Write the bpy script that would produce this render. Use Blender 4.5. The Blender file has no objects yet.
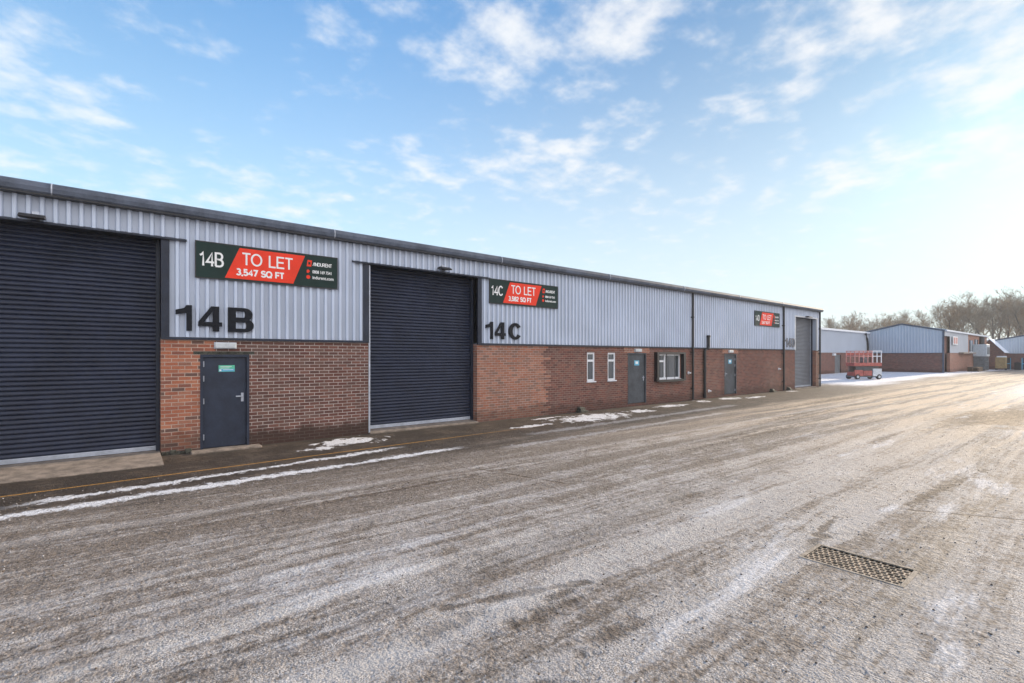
import bpy, math, random
from mathutils import Vector, Matrix
from math import radians as R, sin, cos, pi

S = bpy.context.scene
# ------------------------------------------------------------------ camera, sky, sun, exposure
cd = bpy.data.cameras.new('camera'); cam = bpy.data.objects.new('camera', cd)
S.collection.objects.link(cam); S.camera = cam
cam.location = (0, -12.03, 2.0)
cam.rotation_euler = (R(90), 0, -math.atan2(.6268, .7792))
cd.sensor_width = 36; cd.lens = 36 * 485 / 1024; cd.shift_y = 14.5 / 1024
cd.clip_start = .05; cd.clip_end = 4000

SUN_EL, SUN_AZ = 11.5, 91.0           # azimuth clockwise from +Y
EXPOSURE = 1.88
S.view_settings.view_transform = 'Standard'; S.view_settings.look = 'None'
S.view_settings.gamma = 1; S.view_settings.exposure = EXPOSURE
S.view_settings.use_curve_mapping = False

sd = bpy.data.lights.new('sun', 'SUN'); sd.energy = 2.75; sd.angle = R(2.0); sd.color = (1, .83, .62)
sun = bpy.data.objects.new('sun', sd); S.collection.objects.link(sun)
sv = Vector((cos(R(SUN_EL)) * sin(R(SUN_AZ)), cos(R(SUN_EL)) * cos(R(SUN_AZ)), sin(R(SUN_EL))))
sun.rotation_euler = sv.to_track_quat('Z', 'Y').to_euler()


class NT:
    """small helper that writes node trees"""
    def __init__(s, nt):
        s.t = nt; s.n = nt.nodes; s.l = nt.links
    def node(s, typ, props=None, **ins):
        n = s.n.new(typ)
        for k, v in (props or {}).items(): setattr(n, k, v)
        for k, v in ins.items():
            k2 = int(k[1:]) if k[0] == 'i' and k[1:].isdigit() else k.replace('_', ' ')
            s.put(n.inputs[k2], v)
        return n
    def put(s, sock, v):
        if isinstance(v, bpy.types.NodeSocket): s.l.new(v, sock)
        else:
            if sock.type == 'RGBA' and len(v) == 3: v = (*v, 1)
            sock.default_value = v
    def m(s, op, a, b=None, c=None, clamp=False):
        n = s.n.new('ShaderNodeMath'); n.operation = op; n.use_clamp = clamp
        s.put(n.inputs[0], a)
        if b is not None: s.put(n.inputs[1], b)
        if c is not None: s.put(n.inputs[2], c)
        return n.outputs[0]
    def sm(s, v, a, b):
        n = s.node('ShaderNodeMapRange', {'interpolation_type': 'SMOOTHSTEP'}, Value=v)
        if a > b:
            n.inputs[1].default_value = b; n.inputs[2].default_value = a
            n.inputs[3].default_value = 1; n.inputs[4].default_value = 0
        else:
            n.inputs[1].default_value = a; n.inputs[2].default_value = b
        return n.outputs[0]
    def mix(s, f, a, b, mode='MIX'):
        n = s.n.new('ShaderNodeMix'); n.data_type = 'RGBA'; n.blend_type = mode
        s.put(n.inputs[0], f); s.put(n.inputs[6], a); s.put(n.inputs[7], b)
        return n.outputs[2]
    def noise(s, vec, scale, detail=4, rough=.55, w=None):
        n = s.n.new('ShaderNodeTexNoise'); s.put(n.inputs['Vector'], vec)
        n.inputs['Scale'].default_value = scale; n.inputs['Detail'].default_value = detail
        n.inputs['Roughness'].default_value = rough
        return n.outputs['Fac']
    def mapv(s, vec, scale=(1, 1, 1), loc=(0, 0, 0)):
        n = s.n.new('ShaderNodeMapping'); s.put(n.inputs['Vector'], vec)
        n.inputs['Scale'].default_value = scale; n.inputs['Location'].default_value = loc
        return n.outputs[0]
    def sep(s, vec):
        n = s.n.new('ShaderNodeSeparateXYZ'); s.put(n.inputs[0], vec); return n.outputs
    def comb(s, x, y, z=0.0):
        n = s.n.new('ShaderNodeCombineXYZ')
        s.put(n.inputs[0], x); s.put(n.inputs[1], y); s.put(n.inputs[2], z); return n.outputs[0]


W = bpy.data.worlds.new('World'); S.world = W; W.use_nodes = True
N = NT(W.node_tree); W.node_tree.nodes.clear()
sky = N.node('ShaderNodeTexSky', {'sky_type': 'NISHITA', 'sun_disc': False, 'sun_elevation': R(SUN_EL),
             'sun_rotation': R(SUN_AZ), 'altitude': 50, 'air_density': 1.0, 'dust_density': .6, 'ozone_density': 2.0})
gen = N.node('ShaderNodeTexCoord').outputs['Generated']
gx, gy, gz = N.sep(gen)
zc = N.m('MAXIMUM', gz, .03)
pv = N.comb(N.m('DIVIDE', gx, N.m('ADD', zc, .10)), N.m('DIVIDE', gy, N.m('ADD', zc, .10)), 0.0)
n1 = N.noise(N.mapv(pv, loc=(3.1, 1.7, 0)), 6.4, 8, .58)
n2 = N.noise(N.mapv(pv, loc=(7.3, 2.2, 0)), .9, 3, .5)
CLOUDS = [  # direction (right, up, forward of the view axis as unit-ish), radius, weight
    (30, 85, .10, .05, .9), (520, 40, .10, .07, 1.0), (610, 25, .12, .07, 1.0), (760, 100, .09, .035, .85), (640, 50, .2, .04, .7), (850, 20, .13, .06, 1.0),
    (970, 10, .10, .08, 1.0), (1000, 60, .08, .06, 1.0), (540, 160, .14, .05, .9), (420, 170, .1, .05, .7), (880, 165, .14, .045, .7), (980, 150, .10, .04, .7),
    (380, 20, .10, .08, .55), (150, 20, .09, .07, .35), (250, 195, .22, .05, .5), (60, 165, .12, .03, .6), (600, 105, .12, .07, .55), (880, 238, .06, .02, .5)]
yaw = math.atan2(.6268, .7792)
blob = None
for (px, py, rx, ry, wt) in CLOUDS:
    d = Vector(((px - 512) / 485, 1, (356 - py) / 485)).normalized()
    az = math.atan2(d.x, d.y) + yaw; el = math.asin(d.z)
    c = Vector((sin(az) * cos(el), cos(az) * cos(el), sin(el)))
    ux = Vector((cos(az), -sin(az), 0)); uy = c.cross(ux)
    def dot(v, k):
        n = N.n.new('ShaderNodeVectorMath'); n.operation = 'DOT_PRODUCT'; N.put(n.inputs[0], gen)
        n.inputs[1].default_value = v / k; return n.outputs['Value']
    a = dot(ux, rx * 1.1); b = dot(uy, ry * 1.1); cc = dot(c, 1)
    r2 = N.m('ADD', N.m('MULTIPLY', a, a), N.m('MULTIPLY', b, b))
    g = N.m('MULTIPLY', N.m('MULTIPLY', N.m('EXPONENT', N.m('MULTIPLY', r2, -1.0)), wt), N.m('GREATER_THAN', cc, 0))
    blob = g if blob is None else N.m('MAXIMUM', blob, g)
dens = N.m('ADD', N.m('ADD', N.m('MULTIPLY', N.m('SUBTRACT', n1, .5), 2.9), N.m('MULTIPLY', N.m('SUBTRACT', n2, .5), .8)), N.m('MULTIPLY', blob, .80))
cl = N.m('MULTIPLY', N.sm(dens, .06, 1.15), .85)
skc = N.node('ShaderNodeHueSaturation', Saturation=1.0, Value=1.0, Color=sky.outputs[0]).outputs[0]
tint = N.mix(1.0, skc, N.mix(N.sm(gx, .1, .95), (.50, 1.10, 1.50), (.28, .47, .60)), 'MULTIPLY')          # cold winter air
hz = N.m('EXPONENT', N.m('MULTIPLY', N.m('POWER', N.m('DIVIDE', N.m('MAXIMUM', gz, 0.0), .42), 2.0), -1.0))
sunward = N.sm(gx, -.2, 1.0)
pale = N.mix(sunward, (2.9, 3.8, 4.1), (3.5, 3.9, 4.05))
sk2 = N.mix(N.m('MULTIPLY', hz, .92), tint, pale)
ccol = N.mix(sunward, (3.7, 3.9, 4.05), (4.0, 4.0, 4.0))
fin = N.mix(cl, sk2, ccol)
# bright white fill added to the unseen sky behind the viewer, to light the facade
fill_glow = N.m('MULTIPLY', N.sm(gy, -.10, -.65), N.m('MULTIPLY', N.sm(gz, -.05, .10), N.m('ADD', .6, N.m('MULTIPLY', n1, .8))))
fin = N.mix(N.m('MINIMUM', fill_glow, 1.0), fin, (6.6, 6.5, 6.6))
bg = N.node('ShaderNodeBackground', Color=fin, Strength=.07)
N.l.new(bg.outputs[0], N.node('ShaderNodeOutputWorld').inputs[0])


# ------------------------------------------------------------------ materials
def newmat(name):
    m = bpy.data.materials.new(name); m.use_nodes = True
    m.node_tree.nodes.clear(); n = NT(m.node_tree)
    b = n.node('ShaderNodeBsdfPrincipled'); o = n.node('ShaderNodeOutputMaterial')
    n.l.new(b.outputs[0], o.inputs[0]); return m, n, b


def plain(name, col, rough=.5, metal=0, var=.12, scale=4, bump=0, spec=.5, bscale=60):
    m, n, b = newmat(name)
    p = n.node('ShaderNodeNewGeometry').outputs['Position']
    f = n.noise(p, scale, 5, .6); f2 = n.noise(p, scale * 9, 3, .6)
    f = n.m('ADD', n.m('MULTIPLY', f, .7), n.m('MULTIPLY', f2, .3))
    lo = tuple(c * (1 - var * 1.6) for c in col); hi = tuple(min(1, c * (1 + var * 1.6)) for c in col)
    n.put(b.inputs['Base Color'], n.mix(n.sm(f, .3, .7), lo, hi))
    n.put(b.inputs['Roughness'], n.m('ADD', rough - .06, n.m('MULTIPLY', f, .12)))
    b.inputs['Metallic'].default_value = metal; b.inputs['Specular IOR Level'].default_value = spec
    if bump:
        bn = n.node('ShaderNodeBump', Height=n.noise(p, bscale, 4, .6), Strength=bump); bn.inputs['Distance'].default_value = .01
        n.l.new(bn.outputs[0], b.inputs['Normal'])
    return m


def brick(name, cols, mortar, damp=0.0, toothed=None, far=False):
    """cols: list of brick colours; toothed: (x, cols2, mortar2) second brick beyond world x"""
    m, n, b = newmat(name)
    geo = n.node('ShaderNodeNewGeometry').outputs['Position']
    uv = n.node('ShaderNodeUVMap').outputs[0]
    u, v, _ = n.sep(uv)
    row = n.m('FLOOR', n.m('DIVIDE', v, .075))
    half = n.m('MULTIPLY', n.m('MODULO', n.m('ABSOLUTE', row), 2.0), .1125)
    us = n.m('SUBTRACT', u, half)
    col = n.m('FLOOR', n.m('DIVIDE', us, .225))
    fu = n.m('FRACT', n.m('DIVIDE', n.m('ADD', us, 450.0), .225)); fv = n.m('FRACT', n.m('DIVIDE', n.m('ADD', v, 75.0), .075))
    wob = n.m('MULTIPLY', n.m('SUBTRACT', n.noise(uv, 60, 3), .5), .010)
    eu = n.m('MULTIPLY', n.m('MINIMUM', fu, n.m('SUBTRACT', 1.0, fu)), .225)
    ev = n.m('MULTIPLY', n.m('MINIMUM', fv, n.m('SUBTRACT', 1.0, fv)), .075)
    e = n.m('ADD', n.m('MINIMUM', eu, ev), wob)
    face = n.sm(e, .0045, .0085)                                   # 1 on the brick, 0 on the mortar
    wn = n.node('ShaderNodeTexWhiteNoise', {'noise_dimensions': '2D'}, Vector=n.comb(col, row)); rnd = wn.outputs['Value']
    def ramp(cs):
        c = cs[0]
        for k in range(1, len(cs)):
            t = k / len(cs); c = n.mix(n.sm(rnd, t - .06, t + .06), c, cs[k])
        return c
    bc = ramp(cols); mc = mortar
    if toothed:
        wn2 = n.node('ShaderNodeTexWhiteNoise', {'noise_dimensions': '1D'}, W=row)
        edge = n.m('ADD', toothed[0], n.m('MULTIPLY', n.m('FLOOR', n.m('MULTIPLY', wn2.outputs['Value'], 4.0)), .1125))
        cx = n.m('MULTIPLY', n.m('ADD', n.m('MULTIPLY', col, .225), half), 1.0)
        k = n.m('GREATER_THAN', cx, edge)
        bc = n.mix(k, bc, ramp(toothed[1])); mc = n.mix(k, mortar, toothed[2])
    mott = n.noise(geo, 35, 4, .65)
    bc = n.mix(n.m('MULTIPLY', n.sm(mott, .35, .75), .35), bc, (.06, .045, .04))
    big = n.noise(n.mapv(geo, (.8, .8, .5)), 1.6, 4, .6)
    bc = n.mix(n.m('MULTIPLY', n.sm(big, .45, .75), .30), bc, (.10, .075, .065))
    mc = n.mix(n.m('MULTIPLY', n.sm(n.noise(geo, 3.0, 4, .6), .35, .7), .55), mc, (.17, .13, .11))
    c = n.mix(face, mc, bc)
    gz_ = n.sep(geo)[2]
    # rising damp at the foot of the wall, with its own ragged outline
    if damp:
        d = n.m('SUBTRACT', gz_, n.m('MULTIPLY', n.noise(n.mapv(geo, (1, 1, .3)), 1.7, 5, .6), .7))
        c = n.mix(n.m('MULTIPLY', n.sm(d, .10, -.12), damp), c, (.050, .030, .024))
    n.put(b.inputs['Base Color'], c); b.inputs['Roughness'].default_value = .88
    b.inputs['Specular IOR Level'].default_value = .25
    bn = n.node('ShaderNodeBump', Height=n.m('ADD', face, n.m('MULTIPLY', mott, .35)), Strength=.5); bn.inputs['Distance'].default_value = .006
    n.l.new(bn.outputs[0], b.inputs['Normal'])
    return m


ORANGE = [(.42, .145, .08), (.34, .115, .07), (.48, .19, .11), (.26, .10, .07), (.40, .17, .11), (.15, .085, .07)]
BROWN = [(.15, .066, .052), (.19, .084, .064), (.11, .054, .046), (.16, .088, .072), (.13, .052, .042)]
REPAIR = [(.37, .165, .11), (.30, .14, .10), (.42, .19, .13), (.24, .13, .10), (.35, .135, .085)]
RED = [(.19, .078, .060), (.155, .064, .052), (.23, .092, .068), (.12, .054, .046), (.18, .095, .078)]
M = {}
M['brick_orange'] = brick('orange brick', ORANGE, (.52, .40, .33), .5)
M['brick_brown'] = brick('brown brick', BROWN, (.47, .41, .38), .9)
M['brick_red'] = brick('repaired then red brick', REPAIR, (.40, .33, .29), .45, (10.85, RED, (.28, .20, .17)))
M['brick_far'] = brick('far red brick', RED, (.28, .20, .17), .5)
M['brick_warm'] = brick('far warm brick', REPAIR, (.44, .36, .31), .4)


def cladmat(name, col, dirt=.25, trough_shade=0.0):
    m, n, b = newmat(name)
    geo = n.node('ShaderNodeNewGeometry').outputs['Position']
    f = n.noise(n.mapv(geo, (2.2, 2.2, .35)), 1.5, 5, .6); f2 = n.noise(n.mapv(geo, (14, 14, .8)), 1.2, 4, .6)
    g = n.m('MULTIPLY', n.sm(n.m('ADD', n.m('MULTIPLY', f, .5), n.m('MULTIPLY', f2, .5)), .42, .72), dirt)
    c = n.mix(g, col, tuple(k * .55 for k in col))
    if trough_shade:
        c = n.mix(n.m('MULTIPLY', n.sm(n.sep(geo)[1], -.026, -.006), trough_shade), c, tuple(k * .62 for k in col))  # troughs painted darker, standing in for shade between the ribs
    tone = n.noise(geo, .55, 2, .5)
    c = n.mix(n.m('MULTIPLY', n.sm(tone, .3, .7), .25), c, tuple(min(1, k * 1.25) for k in col))  # broad random patches of paler sheet colour
    n.put(b.inputs['Base Color'], c)
    n.put(b.inputs['Roughness'], n.m('ADD', .33, n.m('MULTIPLY', f2, .2)))
    b.inputs['Specular IOR Level'].default_value = .5
    bn = n.node('ShaderNodeBump', Height=n.noise(n.mapv(geo, (2.5, 2.5, 1.0)), 1.6, 3, .5), Strength=.35); bn.inputs['Distance'].default_value = .03
    n.l.new(bn.outputs[0], b.inputs['Normal'])
    return m


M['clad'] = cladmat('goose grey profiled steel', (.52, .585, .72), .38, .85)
M['clad_far'] = cladmat('far profiled steel', (.40, .44, .51), .12)
M['clad_light'] = cladmat('pale profiled steel', (.50, .52, .56), .12)
M['navy'] = plain('dark navy coated steel', (.018, .024, .042), .42, 0, .2, 3, spec=.3)
M['shutter'] = plain('navy slat steel', (.020, .026, .050), .40, 0, .16, 2, spec=.3)
M['shutter_grey'] = plain('grey slat steel', (.15, .16, .185), .40, .2, .12, 2)
M['gutter'] = plain('slate grey coated gutter steel', (.085, .10, .135), .65, 0, .22, 2.5, spec=.25)
M['black'] = plain('black plastic', (.012, .012, .015), .4, 0, .2, 6)
M['galv'] = plain('galvanised steel', (.42, .45, .52), .42, .4, .12, 6)
M['white'] = plain('white plastic', (.72, .74, .78), .4, 0, .06, 5)
M['offwhite'] = plain('grey white plastic', (.50, .53, .56), .5, 0, .10, 8)
M['door'] = plain('slate blue door paint', (.024, .032, .055), .45, 0, .16, 3, spec=.3)
M['door_faded'] = plain('weathered slate door paint', (.055, .062, .074), .6, 0, .25, 2)
M['concrete'] = plain('concrete', (.22, .18, .15), .9, 0, .28, 5, .7)
M['mossy'] = plain('mossy footing', (.05, .05, .04), .9, 0, .5, 12, .8)
M['sign_green'] = plain('sign dark green', (.006, .024, .021), .5, 0, .08, spec=.25)
M['sign_red'] = plain('sign red', (.80, .050, .022), .5, 0, .05, spec=.2)
M['sign_white'] = plain('sign white', (.80, .80, .80), .4, 0, .02)
M['letters'] = plain('black letters', (.008, .010, .016), .6, 0, .1, spec=.15)
M['letters_faded'] = plain('weathered grey letters', (.13, .14, .17), .6, 0, .15, spec=.2)
M['cyan'] = plain('cyan notice', (.10, .42, .62), .4, 0, .05)
M['green_notice'] = plain('green notice', (.10, .50, .33), .4, 0, .05)
M['roof'] = plain('roof sheet', (.20, .22, .25), .5, 0, .15)
M['snow'] = plain('snow', (.80, .83, .90), .8, 0, .05, 3, .4, .3, 20)
M['snow_roof'] = plain('frosted roof sheet', (.62, .66, .72), .6, 0, .1)
M['red_paint'] = plain('faded red machine paint', (.34, .085, .07), .5, 0, .25, 5)
M['pink_paint'] = plain('faded pinkish rail paint', (.55, .25, .22), .5, 0, .2, 5)
M['tyre'] = plain('tyre rubber', (.02, .02, .022), .8, 0, .2)
M['machine_grey'] = plain('machine grey', (.14, .15, .16), .5, .2, .2)
M['yellow'] = plain('yellow paint', (.30, .21, .09), .5, 0, .2)
M['iron'] = plain('muddy cast iron', (.31, .24, .175), .85, 0, .55, 9, .7)
M['mud'] = plain('frozen mud', (.022, .018, .014), .9, 0, .4, 25, .8)
M['mud_rim'] = plain('pale mortar bedding', (.27, .225, .18), .9, 0, .35, 14, .8)
M['wood'] = plain('pallet wood', (.16, .11, .07), .8, 0, .25)
M['blind'] = plain('pale window blind', (.19, .195, .20), .7, 0, .15, 4)
M['bark'] = plain('frosted grey bark', (.22, .18, .15), .9, 0, .3, 1.5, .5, .2, 12)
M['bark_dark'] = plain('dark bark', (.11, .09, .075), .9, 0, .3, 1.5, .5, .2, 12)
M['twig'] = plain('frosted twigs', (.27, .215, .15), .9, 0, .25, .4)
M['twig_brown'] = plain('brown twigs', (.28, .19, .11), .9, 0, .25, .4)
m, n, b = newmat('window glass'); M['glass'] = m
b.inputs['Base Color'].default_value = (.055, .065, .075, 1); b.inputs['Roughness'].default_value = .06
b.inputs['Specular IOR Level'].default_value = .8


# ------------------------------------------------------------------ mesh helpers
class MB:
    def __init__(s, mat=None):
        s.v = []; s.f = []; s.uv = []; s.T = mat; s.marks = []
    def face(s, pts, uv=None):
        i = len(s.v); s.v += [tuple(p) for p in pts]; s.f.append(tuple(range(i, i + len(pts))))
        if uv is None:
            a = Vector(pts[0]); nn = Vector((0, 0, 0))
            for k in range(1, len(pts) - 1): nn += (Vector(pts[k]) - a).cross(Vector(pts[k + 1]) - a)
            ax = max(range(3), key=lambda q: abs(nn[q]))
            uv = [(p[1], p[2]) if ax == 0 else (p[0], p[2]) if ax == 1 else (p[0], p[1]) for p in pts]
        s.uv += uv
    def box(s, x0, x1, y0, y1, z0, z1):
        s.marks.append((len(s.f), len(s.v)))
        p = lambda a, b_, c: (a, b_, c)
        s.face([p(x0, y0, z0), p(x1, y0, z0), p(x1, y0, z1), p(x0, y0, z1)])
        s.face([p(x1, y1, z0), p(x0, y1, z0), p(x0, y1, z1), p(x1, y1, z1)])
        s.face([p(x0, y1, z0), p(x0, y0, z0), p(x0, y0, z1), p(x0, y1, z1)])
        s.face([p(x1, y0, z0), p(x1, y1, z0), p(x1, y1, z1), p(x1, y0, z1)])
        s.face([p(x0, y0, z1), p(x1, y0, z1), p(x1, y1, z1), p(x0, y1, z1)])
        s.face([p(x0, y1, z0), p(x1, y1, z0), p(x1, y0, z0), p(x0, y0, z0)])
        return s
    def prism(s, prof, x0, x1):
        """prof: closed list of (y, z), extruded along x"""
        s.marks.append((len(s.f), len(s.v)))
        k = len(prof)
        for i in range(k):
            a, b_ = prof[i], prof[(i + 1) % k]
            s.face([(x0, a[0], a[1]), (x0, b_[0], b_[1]), (x1, b_[0], b_[1]), (x1, a[0], a[1])])
        s.face([(x0, y, z) for y, z in prof[::-1]]); s.face([(x1, y, z) for y, z in prof])
        return s
    def ngon_xz(s, prof, y0, y1):
        """prof: closed convex-ish list of (x, z) counter-clockwise seen from -y; y0 is the front"""
        s.marks.append((len(s.f), len(s.v)))
        k = len(prof)
        s.face([(x, y0, z) for x, z in prof]); s.face([(x, y1, z) for x, z in prof[::-1]])
        for i in range(k):
            a, b_ = prof[i], prof[(i + 1) % k]
            s.face([(a[0], y1, a[1]), (b_[0], y1, b_[1]), (b_[0], y0, b_[1]), (a[0], y0, a[1])])
        return s
    def tube(s, pts, rads, sides=8, cap=True):
        s.marks.append((len(s.f), len(s.v)))
        rings = []
        for i, p in enumerate(pts):
            p = Vector(p)
            d = (Vector(pts[min(i + 1, len(pts) - 1)]) - Vector(pts[max(i - 1, 0)])).normalized()
            a = d.orthogonal().normalized(); b_ = d.cross(a); r = rads[i] if isinstance(rads, (list, tuple)) else rads
            rings.append([p + (a * cos(2 * pi * k / sides) + b_ * sin(2 * pi * k / sides)) * r for k in range(sides)])
        # keep rings aligned
        for i in range(1, len(rings)):
            best = min(range(sides), key=lambda q: (rings[i][q] - rings[i - 1][0]).length)
            rings[i] = rings[i][best:] + rings[i][:best]
        base = len(s.v)
        for r in rings: s.v += [tuple(q) for q in r]
        for i in range(len(rings) - 1):
            for k in range(sides):
                a0 = base + i * sides + k; a1 = base + i * sides + (k + 1) % sides
                s.f.append((a0, a1, a1 + sides, a0 + sides)); s.uv += [(0, 0)] * 4
        if cap:
            s.f.append(tuple(base + k for k in range(sides))[::-1]); s.uv += [(0, 0)] * sides
            e = base + (len(rings) - 1) * sides
            s.f.append(tuple(e + k for k in range(sides))); s.uv += [(0, 0)] * sides
        return s
    def cyl(s, c, ax, r, h, sides=16):
        ax = Vector(ax).normalized(); c = Vector(c)
        return s.tube([c - ax * h / 2, c + ax * h / 2], r, sides)
    def each(s, name, mat, parent, fix=None, **k):
        """every box or bar collected becomes an object of its own"""
        out = []; mk = s.marks + [(len(s.f), len(s.v))]
        for (fa, va), (fb, vb) in zip(mk, mk[1:]):
            q = MB(s.T); q.v = s.v[va:vb]; q.f = [tuple(i - va for i in f) for f in s.f[fa:fb]]
            c0 = sum(len(f) for f in s.f[:fa]); c1 = sum(len(f) for f in s.f[:fb]); q.uv = s.uv[c0:c1]
            o = q.build(name, mat, parent, **k)
            if fix: fix(o)
            out.append(o)
        return out
    def build(s, name, mat, parent=None, smooth=False, bevel=0, loc=None):
        me = bpy.data.meshes.new(name)
        vs = s.v if s.T is None else [tuple(s.T @ Vector(p)) for p in s.v]
        me.from_pydata(vs, [], s.f)
        ul = me.uv_layers.new(name='UVMap'); ul.data.foreach_set('uv', [c for p in s.uv for c in p])
        me.materials.append(mat if not isinstance(mat, str) else M[mat])
        if smooth: me.polygons.foreach_set('use_smooth', [True] * len(me.polygons))
        o = bpy.data.objects.new(name, me); S.collection.objects.link(o)
        if parent: o.parent = parent
        if loc: o.location = loc
        if bevel:
            import bmesh
            bm = bmesh.new(); bm.from_mesh(me); bmesh.ops.remove_doubles(bm, verts=bm.verts, dist=1e-5); bm.to_mesh(me); bm.free()
            bv = o.modifiers.new('b', 'BEVEL'); bv.width = bevel; bv.segments = 2; bv.limit_method = 'ANGLE'
        return o


def tag(o, label=None, cat=None, group=None, kind=None):
    if label: o['label'] = label
    if cat: o['category'] = cat
    if group: o['group'] = group
    if kind: o['kind'] = kind
    return o


def empty(name, loc, label, cat, group=None, rz=0):
    o = bpy.data.objects.new(name, None); S.collection.objects.link(o)
    o.location = loc; o.rotation_euler = (0, 0, rz); o.empty_display_size = .3
    return tag(o, label, cat, group)


def text_mesh(txt, size, x, z, y, scx=1.0, fat=0.0, depth=.002, align='LEFT'):
    cu = bpy.data.curves.new('t', 'FONT'); cu.body = txt; cu.size = size; cu.offset = fat
    cu.extrude = depth; cu.align_x = align; cu.resolution_u = 4
    o = bpy.data.objects.new('t', cu); S.collection.objects.link(o)
    dg = bpy.context.evaluated_depsgraph_get()
    me = bpy.data.meshes.new_from_object(o.evaluated_get(dg))
    bpy.data.objects.remove(o)
    me.transform(Matrix.Translation((x, y, z)) @ Matrix.Rotation(R(90), 4, 'X') @ Matrix.Diagonal((scx, 1, 1, 1)))
    return me


def join_text(name, items, mat, parent):
    import bmesh
    bm = bmesh.new()
    for it in items:
        me = text_mesh(**it); bm.from_mesh(me)
    me = bpy.data.meshes.new(name); bm.to_mesh(me); bm.free()
    me.materials.clear(); me.materials.append(M[mat])
    for p in me.polygons: p.material_index = 0
    o = bpy.data.objects.new(name, me); S.collection.objects.link(o); o.parent = parent
    return o


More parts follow.
